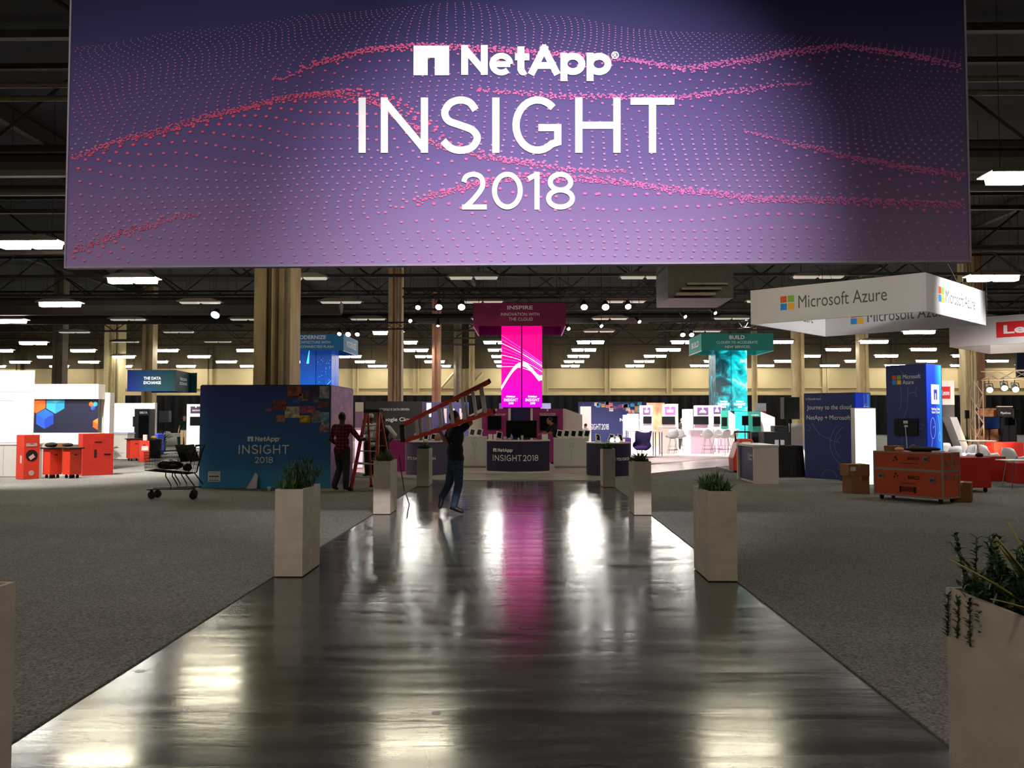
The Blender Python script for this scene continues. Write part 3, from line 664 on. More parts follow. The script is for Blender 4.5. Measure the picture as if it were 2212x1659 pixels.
def person(label, loc, J, skin, shirt, pants, shoes, hair, fwd=(0, 1, 0), S=1.0, sleeve=.55, hairstyle='short', vox=.013, extra=None, grip=None, pants_w=1.0, shirt_len=0.0):
    """J: joints in metres from the ground point; fwd: where the face looks"""
    t = thing('person', label, 'person', loc); J = {k: Vector(v) for k, v in J.items()}; fw = Vector(fwd).normalized()
    def smooth_mesh(s, name, m, v=vox, it=3):
        o = s.build(name, m, t, True); r = o.modifiers.new('skin', 'REMESH'); r.mode = 'VOXEL'; r.voxel_size = v; r.use_smooth_shade = True
        k = o.modifiers.new('soft', 'SMOOTH'); k.factor = .5; k.iterations = it; return o
    side = (J['shR'] - J['shL']); side.z = 0; side.normalize(); up = (J['neck'] - J['pelvis']).normalized(); tf = side.cross(up) * -1
    tm = Matrix((side, up.cross(side), up)).transposed()
    hs = fw.cross(Vector((0, 0, 1))).normalized(); hu = hs.cross(fw).normalized(); hm = Matrix((hs, fw, hu)).transposed()
    s = MB(); H = J['head']
    s.ball(H + hu * .02 * S, (.074 * S, .094 * S, .108 * S), 16, hm); s.ball(H + fw * .02 * S - hu * .06 * S, (.056 * S, .066 * S, .062 * S), 14, hm)   # skull, jaw
    s.ball(H + fw * .098 * S - hu * .022 * S, (.014 * S, .018 * S, .024 * S), 10, hm)                                                             # nose
    for q in (-1, 1): s.ball(H + hs * q * .076 * S - hu * .01 * S, (.012 * S, .02 * S, .03 * S), 8, hm)                                               # ears
    cap(s, H - hu * .06 * S, J['neck'] - up * .03, .056 * S, .062 * S)
    cap(s, J['neck'] - up * .03, J['chest'], .07 * S, .10 * S); cap(s, J['chest'], J['pelvis'], .10 * S, .10 * S)
    for q in 'LR':
        sh, el, wr = J['sh' + q], J['el' + q], J['wr' + q]
        cap(s, J['neck'] - up * .06, sh, .055 * S, .052 * S); cap(s, sh, el, .052 * S, .040 * S); cap(s, el, wr, .042 * S, .029 * S)
        cap(s, J['pelvis'], J['hip' + q], .09 * S, .085 * S); cap(s, J['hip' + q], J['kn' + q], .082 * S, .055 * S); cap(s, J['kn' + q], J['an' + q], .056 * S, .038 * S); cap(s, J['an' + q], J['to' + q], .036 * S, .028 * S)
        d = (wr - el).normalized(); g = grip.get(q) if grip else None
        pn = (g.normalized() if g is not None else (fw * .4 - side * (1 if q == 'R' else -1) * .9)); pn = (pn - d * pn.dot(d)).normalized(); ac = d.cross(pn)
        pc = wr + d * .048 * S; s.ball(pc, (.04 * S, .018 * S, .048 * S), 10, Matrix((ac, pn, d)).transposed())
        curl = 1.25 if g is not None else .45
        for k, (off, ln) in enumerate(((-.030, .062), (-.010, .074), (.010, .070), (.029, .056))):
            a0 = pc + ac * off * S + d * .036 * S; d1 = (d * math.cos(curl * .5) + pn * math.sin(curl * .5)); d2 = (d * math.cos(curl * 1.4) + pn * math.sin(curl * 1.4)); a1 = a0 + d1 * ln * .55 * S; s.tube([a0 - d * .02, a0, a1, a1 + d2 * ln * .5 * S], [.0095 * S, .0095 * S, .009 * S, .0075 * S], 6)
        a0 = pc - ac * .034 * S - d * .012 * S; d1 = (d * .6 - ac * .7 + pn * .4).normalized(); a1 = a0 + d1 * .035 * S; s.tube([a0 + ac * .012, a0, a1, a1 + (d1 + pn * .6).normalized() * .028 * S], [.012 * S, .011 * S, .0105 * S, .008 * S], 6)
    smooth_mesh(s, 'body', SKIN[skin], min(vox, .0095), 2)
    e = MB()
    for q in (-1, 1): e.ball(H + fw * .083 * S + hs * q * .032 * S + hu * .008 * S, .0085 * S, 8)
    e.build('eyes', mat('eye_dark', (20, 16, 14), .2), t, True)
    # shirt
    s = MB(); s.ball(J['chest'] + up * .02, (.180 * S, .118 * S, .19 * S), 16, tm); s.ball(J['belly'], (.168 * S, .122 * S, .18 * S), 16, tm); s.ball(J['pelvis'] + up * (.05 - shirt_len), (.172 * S, .128 * S, .13 * S), 16, tm)
    cap(s, J['shL'], J['shR'], .066 * S, .066 * S); cap(s, J['neck'] - up * .05, J['neck'] - up * .09, .075 * S, .10 * S)
    for q in 'LR':
        sh, el, wr = J['sh' + q], J['el' + q], J['wr' + q]
        if sleeve <= 1: cap(s, sh, sh + (el - sh) * sleeve, .068 * S, .060 * S)
        else: cap(s, sh, el, .068 * S, .056 * S); cap(s, el, el + (wr - el) * (sleeve - 1), .056 * S, .042 * S)
    smooth_mesh(s, 'shirt', shirt)
    s = MB(); s.ball(J['pelvis'], (.165 * S, .124 * S, .12 * S), 16, tm)
    for q in 'LR': cap(s, J['hip' + q], J['kn' + q], .098 * S * pants_w, .072 * S * pants_w); cap(s, J['kn' + q], J['an' + q] + Vector((0, 0, .03)), .072 * S * pants_w, .060 * S * pants_w)
    smooth_mesh(s, 'trousers', pants)
    for q in 'LR':
        s = MB(); a, b = J['an' + q], J['to' + q]; d = (b - a); cap(s, a, a + d * .45 , .046 * S, .044 * S); cap(s, a + d * .4 - Vector((0, 0, .005)), b, .044 * S, .036 * S); cap(s, a - d * .28 - Vector((0, 0, .02)), a, .036 * S, .04 * S); smooth_mesh(s, 'shoe', shoes, .011)
    if hairstyle:
        s = MB()
        if hairstyle == 'cap':
            s.ball(H + hu * .045 * S, (.082 * S, .104 * S, .088 * S), 16, hm); s.ball(H + hu * .05 * S + fw * .11 * S, (.06 * S, .07 * S, .012 * S), 12, hm)
        elif hairstyle == 'long':
            s.ball(H + hu * .035 * S - fw * .012 * S, (.088 * S, .104 * S, .106 * S), 16, hm); s.ball(H - hu * .12 * S - fw * .07 * S, (.085 * S, .05 * S, .17 * S), 14, hm)
        else: s.ball(H + hu * .038 * S - fw * .014 * S, (.080 * S, .096 * S, .098 * S), 16, hm)
        smooth_mesh(s, 'hat' if hairstyle == 'cap' else 'hair', hair, .012, 2)
    if extra: extra(t, J, side, up, tm)
    return t
def pose(**k):
    p = dict(head=(0, 0, 1.62), neck=(0, 0, 1.48), chest=(0, 0, 1.28), belly=(0, 0, 1.08), pelvis=(0, 0, .95), shL=(-.18, 0, 1.42), shR=(.18, 0, 1.42), elL=(-.25, .02, 1.13), elR=(.25, .02, 1.13), wrL=(-.27, -.03, .89), wrR=(.27, -.03, .89), hipL=(-.09, 0, .92), hipR=(.09, 0, .92), knL=(-.10, -.02, .5), knR=(.10, -.02, .5), anL=(-.11, .02, .085), anR=(.11, .02, .085), toL=(-.13, -.15, .045), toR=(.13, -.15, .045)); p.update(k); return p
BLACK = cloth('black_cloth', (17, 16, 17)); JEANS = cloth('blue_jeans', (42, 58, 78), .3); SHOE = mat('black_shoe', (14, 13, 13), .5)
DHAIR = mat('dark_hair', (16, 12, 10), .6, var=.3, scale=40)
# --- the man walking with a ladder on his shoulder: joints read from the enlarged photo
MD = 14.0; mloc = Vector((at(985, 1000, MD).x, MD, 0))
def mj(zx, zy, dd=0.0):
    p = at(820 + zx / 5.185, 800 + zy / 5.185, MD); return p + Vector((0, dd, 0)) - mloc
J = dict(head=mj(840, 548), neck=mj(858, 640), chest=mj(848, 770), belly=mj(845, 910), pelvis=mj(850, 1015), shL=mj(785, 690, .12), shR=mj(915, 672, -.08), elL=mj(730, 800, .05), elR=mj(1022, 600, -.05), wrL=mj(690, 715, -.02), wrR=mj(968, 478, .02),
         hipL=mj(818, 1040, .06), hipR=mj(880, 1040, -.06), knL=mj(775, 1275, .08), knR=mj(890, 1280, -.06), anL=mj(690, 1455, .10), anR=mj(835, 1545, -.05), toL=mj(672, 1545, .06), toR=mj(925, 1583, -.06))
J = {k: Vector(v) for k, v in J.items()}
dz = .048 - J['toR'].z
for k in J: J[k].z += dz
person('man in black shirt and jeans walking with a red step ladder on his shoulder', mloc, J, 'mid', BLACK, JEANS, SHOE, DHAIR, fwd=(.75, .55, 0), S=1.02, sleeve=.6, grip={'R': Vector((.1, -.3, .2)), 'L': Vector((0, -1, .3))}, shirt_len=.02)
# --- the red plaid shirt
def std(label, px, py, skin, shirt, pants, hair, rz, S=1.0, P=None, **k):
    p = fl(px, py); J = pose(**(P or {})); R = Matrix.Rotation(rz, 3, 'Z'); J = {a: R @ (Vector(v) * S) for a, v in J.items()}
    f = k.pop('fwd', (0, -1, 0)); return person(label, (p.x, p.y, .012), J, skin, shirt, pants, k.pop('shoes', SHOE), hair, fwd=R @ Vector(f), S=S, **k)
PLAID = plaid()
std('man in a red and black plaid shirt with his back turned at the step ladder', 738, 1062, 'dark', PLAID, cloth('dark_trousers', (40, 36, 32)), DHAIR, PI - .25, .99,
    dict(elR=(.30, -.05, 1.14), wrR=(.24, -.26, 1.02), elL=(-.33, -.18, 1.15), wrL=(-.36, -.42, 1.14), knR=(.10, -.10, .5), anR=(.12, .12, .10), toR=(.14, -.05, .05)), sleeve=1.85, pants_w=1.1, shirt_len=.06)
std('man in a white tee shirt and pale cap beside the step ladder', 800, 1031, 'dark', cloth('white_tee', (190, 192, 196)), BLACK, cloth('pale_cap', (196, 190, 182)), PI + .7, .99, dict(elR=(.24, -.06, 1.14), wrR=(.2, -.25, 1.05)), hairstyle='cap', sleeve=.7, pants_w=1.15, shirt_len=.08)
def vest(t, J, side, up, tm):
    s = MB(); s.ball(J['chest'] + up * .02, (.188, .126, .20), 16, tm); s.ball(J['belly'], (.176, .130, .19), 16, tm); s.ball(J['pelvis'] + up * .03, (.18, .136, .13), 16, tm)
    o = s.build('vest', BLACK, t, True); r = o.modifiers.new('skin', 'REMESH'); r.voxel_size = .014; r.use_smooth_shade = True
std('woman in a black vest with long dark hair and hand on hip, seen from behind', 826, 1034, 'dark', cloth('white_sleeves', (198, 190, 186)), BLACK, DHAIR, PI - .2, .95, dict(elL=(-.42, .10, 1.20), wrL=(-.2, .03, 1.02), elR=(.26, .04, 1.12), wrR=(.2, -.16, .98)), hairstyle='long', sleeve=1.3, extra=vest)
std('man in a green polo and khaki trousers standing far off near the white kiosk', 397, 968, 'light', cloth('green_polo', (26, 50, 38)), cloth('khaki', (196, 170, 132)), None, .15, .98, dict(wrL=(-.29, -.02, .86), wrR=(.29, -.02, .86)), hairstyle=None, pants_w=1.12)
std('person in black bending to work behind the white reception cabinet', 1203, 1004, 'mid', BLACK, BLACK, DHAIR, -1.2, 1.0, dict(head=(0, -.28, 1.5), neck=(0, -.18, 1.40), chest=(0, -.1, 1.22), belly=(0, -.03, 1.05), shL=(-.17, -.14, 1.33), shR=(.17, -.14, 1.33), elL=(-.22, -.3, 1.1), wrL=(-.2, -.5, 1.05), elR=(.22, -.3, 1.1), wrR=(.2, -.5, 1.05)), sleeve=.8)
std('person with long brown hair in a dark top beyond the row of tablets', 1237, 985, 'mid', cloth('dark_top', (38, 36, 36)), BLACK, mat('brown_hair', (62, 44, 30), .6), PI, .78, {}, hairstyle='long', sleeve=1.6)
std('person in a pale top with dark hair next to the white pillar', 1265, 984, 'mid', cloth('pale_top', (170, 160, 170)), BLACK, DHAIR, PI + .8, .78, {}, hairstyle='short', sleeve=1.6)
std('person in dark clothes sitting low beside the white station panel', 1473, 972, 'mid', BLACK, BLACK, DHAIR, 0, .92, {}, sleeve=.8)

# ================================================================== LADDERS
RED = mat('red_fibreglass', (196, 52, 34), .45, var=.1); ALU = mat('aluminium', (176, 172, 166), .35, .7, var=.08); RUBBER = mat('black_rubber', (18, 17, 17), .7)
def lad(px, py, d): return at(820 + px / 5.185, 800 + py / 5.185, d)
u0, u1, l0, l1 = lad(275, 600, 13.86), lad(1230, 118, 13.86), lad(285, 795, 13.86), lad(1285, 462, 13.86)
org = (u0 + l0) / 2
ld = thing('step_ladder', 'folded red step ladder carried on the walking man\'s shoulder', 'ladder', org)
off = Vector((0, .085, 0))
def rail(name, a, b, w, parent, m=RED, dp=.04):
    a, b = a - org, b - org; d = (b - a).normalized(); nn = d.cross(Vector((0, 1, 0))).normalized(); s = MB()
    vs = []
    for p in (a, b):
        for sx, sy in ((-1, -1), (1, -1), (1, 1), (-1, 1)): vs.append(p + nn * sx * w / 2 + Vector((0, sy * dp / 2, 0)))
    return s.add(vs, [(0, 1, 2, 3), (7, 6, 5, 4), (0, 4, 5, 1), (1, 5, 6, 2), (2, 6, 7, 3), (3, 7, 4, 0)]).build(name, m, parent)
rail('rail', u0, u1, .062, ld); rail('rail', l0, l1, .055, ld)
q0, q1 = u0 + (l0 - u0) * .06 + off, u1 + (l1 - u1) * .05 + off; r0, r1 = l0 + (u0 - l0) * .08 + off, l1 + (u1 - l1) * .08 + off
rail('rear_rail', q0, q1, .04, ld); rail('rear_rail', r0, r1, .04, ld)
for tt in (.14, .27, .405, .54, .675, .80, .905): rail('step', u0 + (u1 - u0) * tt, l0 + (l1 - l0) * tt, .055 if tt > .3 else .05, ld, ALU, .03)
for tt in (.19, .44, .71, .88): rail('rear_brace', q0 + (q1 - q0) * tt, r0 + (r1 - r0) * tt, .028, ld, ALU, .02)
rail('top_cap', u0 + (u0 - u1) * .02, l0 + (l0 - l1) * .02, .075, ld, RUBBER, .14)
rail('foot', u1 - (u1 - u0) * .012, u1 + (u1 - u0) * .012, .07, ld, RUBBER, .05); rail('foot', l1 - (l1 - l0) * .012, l1 + (l1 - l0) * .012, .07, ld, RUBBER, .05)
# standing step ladder
b0 = fl(758, 1061); rz = -.25
sl = thing('step_ladder', 'red step ladder standing open beside the man in plaid', 'ladder', (b0.x, b0.y, .011), rz)
T = 1.74; hw0, hw1, dp = .30, .15, 1.0
def lb(name, a, b, w, m, t, dp_=None):
    a, b = Vector(a), Vector(b); d = (b - a).normalized(); x = d.cross(Vector((0, 1, 0)))
    if x.length < 1e-3: x = d.cross(Vector((1, 0, 0)))
    x.normalize(); y = d.cross(x).normalized(); h = w / 2; k = (dp_ or w) / 2; vs = []
    for p in (a, b):
        for sx, sy in ((-1, -1), (1, -1), (1, 1), (-1, 1)): vs.append(p + x * sx * h + y * sy * k)
    return MB().add(vs, [(0, 1, 2, 3), (7, 6, 5, 4), (0, 4, 5, 1), (1, 5, 6, 2), (2, 6, 7, 3), (3, 7, 4, 0)]).build(name, m, t)
for q in (-1, 1):
    lb('rail', (.3 + q * hw0, 0, .03), (.3 + q * hw1, .44, T), .075, RED, sl, .03); lb('rear_rail', (.3 + q * hw0 * .92, dp, .03), (.3 + q * hw1, .52, T), .045, RED, sl, .03)
    lb('foot', (.3 + q * hw0, -.01, 0), (.3 + q * hw0, -.01, .05), .085, RUBBER, sl); lb('foot', (.3 + q * hw0 * .92, dp, 0), (.3 + q * hw0 * .92, dp, .05), .06, RUBBER, sl)
    lb('spreader', (.3 + q * (hw0 + .01 - .05), .13, .62), (.3 + q * (hw0 - .05), .86, .55), .025, ALU, sl)
for k in range(5):
    t = .16 + k * .165; w = hw0 + (hw1 - hw0) * t; y = .44 * t; z = .03 + (T - .03) * t
    box('step', (.3 - w, y - .05, z - .012), (.3 + w, y + .05, z + .012), ALU, sl)
for k in range(4):
    t = .14 + k * .2; w = hw0 * .92 + (hw1 - hw0 * .92) * t; lb('rear_brace', (.3 - w, dp + (.52 - dp) * t, .03 + T * t), (.3 + w, dp + (.52 - dp) * t, .03 + T * t), .03, ALU, sl)
box('top_cap', (.3 - .19, .38, T - .01), (.3 + .19, .60, T + .06), RUBBER, sl, .01)

# ================================================================== SHOPPING CART
cp = fl(377, 1078); K = 2.06e-3
ct = thing('shopping_cart', 'black wire shopping cart parked beside the dark blue event wall', 'shopping cart', (cp.x, cp.y - .25, .011))
BLK = mat('black_wire', (26, 25, 25), .4, .4, var=.1)
def cx(zx, zy): return ((zx - 1670) * K, (1342 - zy) * K)
A, Bq, Cq, Dq = cx(1412, 893), cx(1895, 858), cx(1835, 1102), cx(1422, 1066)
def lerp2(a, b, t): return (a[0] + (b[0] - a[0]) * t, a[1] + (b[1] - a[1]) * t)
s = MB(); wy0, wy1 = .02, .53
for y in (wy0, wy1):
    iy = .03 if y == wy0 else -.03
    for k in range(37):
        t = k / 36; p, q = lerp2(A, Bq, t), lerp2(Dq, Cq, t); s.tube([(p[0], y, p[1]), (q[0], y + iy, q[1])], .0032, 4, False)
    for k in range(7):
        t = k / 6; p, q = lerp2(A, Dq, t), lerp2(Bq, Cq, t); s.tube([(p[0], y + iy * t, p[1]), (q[0], y + iy * t, q[1])], .006 if k in (0, 6) else .0035, 4, False)
for k in range(13):
    y = wy0 + (wy1 - wy0) * k / 12; s.tube([(A[0], y, A[1]), (Dq[0], y * .9 + .027, Dq[1]), (Cq[0], y * .9 + .027, Cq[1]), (Bq[0], y, Bq[1])], .0035, 4, False)
for k in range(22):
    p = lerp2(Dq, Cq, k / 21); s.tube([(p[0], wy0 + .03, p[1]), (p[0], wy1 - .03, p[1])], .003, 4, False)
for k in range(7):
    p = lerp2(A, Dq, k / 6); s.tube([(p[0], wy0, p[1]), (p[0], wy1, p[1])], .0035, 4, False)
s.build('basket', BLK, ct)
for y in (.06, .49):
    MB().tube([(*[cx(1908, 835)[0]], y, cx(1908, 835)[1]), (cx(1880, 905)[0], y, cx(1880, 905)[1]), (cx(1838, 1090)[0], y, cx(1838, 1090)[1]), (cx(1815, 1105)[0], y, cx(1815, 1105)[1]), (cx(1900, 1215)[0], y, cx(1900, 1215)[1]), (cx(1880, 1240)[0], y, cx(1880, 1240)[1]), (cx(1700, 1243)[0], y, cx(1700, 1243)[1]), (cx(1425, 1252)[0], y + (.08 if y < .2 else -.08), cx(1425, 1252)[1])], .013, 8).build('frame', BLK, ct, True)
    for zx in (1620, 1685): MB().tube([(cx(zx, 1085)[0], y, cx(zx, 1085)[1]), (cx(zx, 1120)[0], y, cx(zx, 1120)[1]), (cx(zx + 52, 1205)[0], y, cx(zx + 52, 1205)[1]), (cx(zx + 50, 1245)[0], y, cx(zx + 50, 1245)[1])], .012, 8).build('leg', BLK, ct, True)
MB().tube([(cx(1912, 828)[0], .03, cx(1912, 828)[1]), (cx(1912, 828)[0], .52, cx(1912, 828)[1])], .018, 10).build('handle', RUBBER, ct, True)
for zx in (1700, 1795): MB().add([(cx(zx, 822)[0], .07, cx(zx, 822)[1]), (cx(zx, 822)[0], .48, cx(zx, 822)[1]), (cx(zx + 62, 985)[0], .48, cx(zx + 62, 985)[1]), (cx(zx + 62, 985)[0], .07, cx(zx + 62, 985)[1])] + [(cx(zx + 12, 822)[0], .07, cx(zx + 12, 822)[1]), (cx(zx + 12, 822)[0], .48, cx(zx + 12, 822)[1]), (cx(zx + 74, 985)[0], .48, cx(zx + 74, 985)[1]), (cx(zx + 74, 985)[0], .07, cx(zx + 74, 985)[1])], [(0, 1, 2, 3), (7, 6, 5, 4), (0, 4, 5, 1), (1, 5, 6, 2), (2, 6, 7, 3), (3, 7, 4, 0)]).build('child_seat_flap', RUBBER, ct)
for zx, zy, y in ((1470, 1300, .14), (1470, 1300, .41), (1888, 1298, .06), (1812, 1285, .49)):
    c = cx(zx, zy); w = MB(); vs = []
    n = 18; prof = [(.03, -.016), (.07, -.016), (.078, -.008), (.078, .008), (.07, .016), (.03, .016)]
    fs = []
    for i, (r, yy) in enumerate(prof):
        for k in range(n): vs.append((c[0] + r * math.cos(2 * PI * k / n), y + yy, .078 + r * math.sin(2 * PI * k / n)))
    for i in range(len(prof) - 1):
        for k in range(n): fs.append((i * n + k, i * n + (k + 1) % n, (i + 1) * n + (k + 1) % n, (i + 1) * n + k))
    fs += [tuple(range(n)), tuple(range((len(prof) - 1) * n, len(prof) * n))[::-1]]
    w.add(vs, fs); wo = w.build('wheel', RUBBER, ct, True)
    box('caster_fork', (c[0] - .02, y - .028, .06), (c[0] + .02, y + .028, .19), BLK, ct)
def lump(name, label, c, r, m, seed, cat='bag', parent=None):
    s = MB(); s.ball((0, 0, 0), r, 20); o = s.build(name, m, parent, True); rnd = Vector((seed, seed * 2, 0))
    for v in o.data.vertices: v.co *= 1 + .22 * noise.noise(Vector(v.co) * 7 + rnd); v.co.z = max(v.co.z, -r[2] * .8)
    o.location = c
    if label: tag(o, label, cat)
    return o
PLAST = mat('black_bin_liner', (12, 12, 12), .3, var=.3)
lump('black_bag', 'lumpy black bag lying in the bottom of the shopping cart', (cp.x - .10, cp.y + .02, .68), (.26, .16, .11), PLAST, 3)
lump('dark_bundle', 'dark cable bundle heaped at the handle end of the shopping cart', (cp.x + .24, cp.y + .02, .62), (.085, .14, .08), mat('dark_cable', (24, 23, 24), .6), 5, 'bundle')

# ================================================================== DARK BLUE EVENT WALL
wx0, wx1 = at(431, 950, 18.85).x, at(714, 950, 18.85).x; wz = at(570, 833, 18.85).z
ev = thing('event_wall', 'dark blue box wall with white event lettering and a photo collage', 'display wall', (wx0, 18.85, .011))
EW, ED = wx1 - wx0, 2.45; EH = wz - .011
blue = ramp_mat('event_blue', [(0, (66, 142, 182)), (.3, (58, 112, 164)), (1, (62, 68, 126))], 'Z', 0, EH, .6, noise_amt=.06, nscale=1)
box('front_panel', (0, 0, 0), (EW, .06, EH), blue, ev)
pinkp = ramp_mat('mauve_streaks', [(0, (120, 92, 140)), (.35, (176, 128, 180)), (.6, (206, 150, 178)), (1, (150, 120, 176))], 'Z', 0, EH, .6, noise_amt=1.2, nscale=3.2, dist=1.5)
box('side_panel', (EW - .06, .061, 0), (EW, ED, EH), pinkp, ev); box('side_panel', (0, .061, 0), (.06, ED, EH), blue, ev); box('back_panel', (.061, ED - .06, 0), (EW - .061, ED, EH), blue, ev); box('top_trim', (.02, .02, EH), (EW - .02, ED - .02, EH + .02), mat('dark_trim', (30, 30, 40), .6), ev)
def ew(zx, zy):
    p = at(420 + zx / 4.424, 800 + zy / 4.424, 18.85); return p.x - wx0, p.z - .011
def logo_on(name, q, u0, u1, z0, z1, fn, m, parent):
    xs_ = [p[0] for k in q for p in k]; ys_ = [p[1] for k in q for p in k]; a, b, c, d = min(xs_), max(xs_), min(ys_), max(ys_)
    return quads_obj(name, q, lambda u, v: fn(u0 + (u1 - u0) * (u - a) / (b - a), z0 + (z1 - z0) * (v - c) / (d - c)), m, parent)
a, b = ew(422, 885), ew(905, 630)
logo_on('lettering', logo_quads(), a[0], b[0], a[1], b[1], front(-.004), WHITE_INK, ev)
TILES = [(890, 150, 1025, 245, (150, 70, 40)), (1105, 155, 1195, 245, (52, 40, 62)), (1195, 150, 1290, 270, (170, 165, 165)), (1000, 225, 1080, 292, (150, 120, 80)), (1040, 195, 1110, 275, (90, 70, 70)), (940, 262, 1000, 310, (70, 90, 140)), (1130, 255, 1200, 310, (96, 96, 130)), (745, 285, 880, 380, (120, 56, 50)), (1180, 300, 1285, 360, (130, 70, 60)), (865, 345, 1005, 455, (190, 180, 150)), (1005, 340, 1155, 410, (170, 80, 110)), (680, 360, 740, 402, (110, 80, 120)), (785, 425, 865, 490, (170, 110, 80)), (1005, 430, 1110, 500, (200, 160, 40)), (1115, 385, 1200, 470, (130, 110, 100)), (1190, 400, 1288, 495, (130, 160, 185)), (1120, 450, 1210, 500, (110, 130, 150)), (1200, 515, 1288, 590, (150, 130, 130)), (1215, 500, 1288, 530, (160, 170, 180))]
for i, (x0, y0, x1, y1, c) in enumerate(TILES):
    p, q = ew(x0, y1), ew(x1, y0); m = mat('collage_photo_%d' % i, c, .5, var=.75, scale=9 + i % 4)
    box('collage_photo', (p[0], -.012 - .0015 * (i % 3), p[1]), (min(q[0], EW - .005), -.001, q[1]), m, ev)
p, q = ew(130, 1060), ew(250, 960)
pp = thing('paper_notice', 'white paper notice taped low on the dark blue event wall', 'notice', (wx0 + p[0], 18.84, p[1]))
box('sheet', (0, 0, 0), (q[0] - p[0], .004, q[1] - p[1]), mat('white_paper', (206, 206, 204), .7), pp)
w = q[0] - p[0]; INK = mat('black_ink', (24, 24, 28), .7)
for z, h, n in ((.86, .03, 1), (.46, .11, 5), (.12, .06, 4)):
    for k in range(n): box('print_line', (w * (.12 + .78 * k / n), -.003, (q[1] - p[1]) * z), (w * (.12 + .78 * (k + .8) / n), -.0005, (q[1] - p[1]) * (z + h)), INK, pp)
g = fl(545, 1056); sh = thing('curled_sheet', 'curled white sheet leaning at the foot of the dark blue event wall', 'paper', (g.x, 18.70, .011))
vs = []; fs = []
for i in range(9):
    for k in range(7):
        u, v = i / 8, k / 6; a_ = (u - .5) * 1.9; vs.append((.13 * math.sin(a_) * (1 - .5 * v) + .05 * v + .03 * u, -.05 * math.cos(a_) + .1 * v, (.32 * v + .07 * u * v) * (1 - .55 * abs(u - .55)) + .001 * i))
for i in range(8):
    for k in range(6): fs.append((i * 7 + k, (i + 1) * 7 + k, (i + 1) * 7 + k + 1, i * 7 + k + 1))
pyd('sheet', vs, fs, mat('white_paper', (206, 206, 204)), sh, True)
g = fl(581, 1062); MB().lathe([(.03, 0), (.042, .10), (.038, .10), (.027, .01)], (0, 0, 0), 16).build('paper_cup', mat('pale_blue_cup', (140, 190, 206), .5), None, True)
o = bpy.data.objects['paper_cup']; o.location = (g.x, g.y, .011); tag(o, 'pale blue paper cup on the carpet before the dark blue event wall', 'cup')
# power cord and plug trailing from the third planter
c = [fl(862, 1012, .7)]
pts = [at(862, 985, 14.4), at(866, 1012, 14.5), fl(872, 1052, .02), fl(880, 1076, .01), fl(884, 1088, .01), fl(881, 1104, .01), fl(879, 1118, .01)]
tag(MB().tube(pts, .008, 6).build('power_cord', RUBBER, None, True), 'thin black cord trailing from the planter across the concrete', 'cord')
# ================================================================== HANGING SIGNS AND SCREEN TOWERS
def header(px0, px1, py0, py1, d, depth, face, inside, lines, label, side_lines=None, side_txt=0):
    x0, x1, z0, z1 = rect(px0, px1, py0, py1, d); W = x1 - x0; H = z1 - z0
    t = thing('hanging_sign', label, 'hanging sign', (x0, d, z0))
    box('front_panel', (0, 0, 0), (W, .03, H), face, t); box('back_panel', (0, depth - .03, 0), (W, depth, H), inside, t)
    box('side_panel', (0, .031, 0), (.03, depth - .031, H), inside, t); box('side_panel', (W - .03, .031, 0), (W, depth - .031, H), inside, t)
    tr = mat('pale_trim', (206, 190, 204), .5)
    for x in (-.01, W - .03): box('edge_trim', (x, .03, -.03), (x + .04, depth, 0), tr, t)
    for x in (.2, W - .2):
        for y in (.1, depth - .1): MB().tube([(x, y, H), (x, y, HZ - z0 - .5)], .01, 4).build('hanging_cable', STEEL, t)
    for s_, u0, u1, v0, v1, b in lines: text('lettering', s_, front(-.004), (W * u0, W * u1, H * v0, H * v1), WHITE_INK, t, b)
    if side_lines:
        sx = W + .004 if side_txt > 0 else -.004
        f = (lambda u, v: (sx, u, v)) if side_txt > 0 else (lambda u, v: (sx, depth - u, v))
        for s_, u0, u1, v0, v1, b in side_lines: text('lettering', s_, f, (depth * u0, depth * u1, H * v0, H * v1), WHITE_INK, t, b)
    return x0, x1, z0, z1
MAG = mat('magenta_fabric', (138, 24, 84), .7, var=.25, scale=1.5); MAGI = mat('plum_fabric', (92, 22, 92), .7, var=.2)
header(1022, 1222, 654, 704, 30, 3.4, MAG, MAGI, [('INSPIRE', .37, .645, .71, .88, .02), ('INNOVATION WITH', .30, .715, .44, .57, 0), ('THE CLOUD', .385, .645, .22, .36, 0)], 'magenta hanging box sign reading inspire above the magenta screens')
BLU = mat('azure_fabric', (24, 116, 172), .7, var=.15, scale=1.5); BLUI = mat('azure_fabric_inside', (30, 140, 196), .7, var=.15)
header(598, 742, 722, 757, 39, 3.4, BLU, BLUI, [('MODERNIZE', .28, .735, .70, .93, .02), ('IT ARCHITECTURE WITH', .21, .80, .43, .58, 0), ('CLOUD-CONNECTED FLASH', .15, .85, .16, .31, 0)], 'blue hanging box sign reading modernize behind the thick tan column', [('MODERNIZE', .2, .85, .3, .7, .02)], 1)
TEA = mat('teal_fabric', (14, 112, 104), .7, var=.15, scale=1.5); TEAI = mat('teal_fabric_inside', (20, 140, 128), .7, var=.15)
header(1515, 1671, 720, 757, 39.4, 3.0, TEA, TEAI, [('BUILD', .39, .60, .66, .88, .02), ('CLOUDS TO ACCELERATE', .21, .78, .40, .55, 0), ('NEW SERVICES', .33, .67, .14, .29, 0)], 'teal hanging box sign reading build above the teal screens', [('BUILD', .25, .8, .3, .65, .02)], -1)
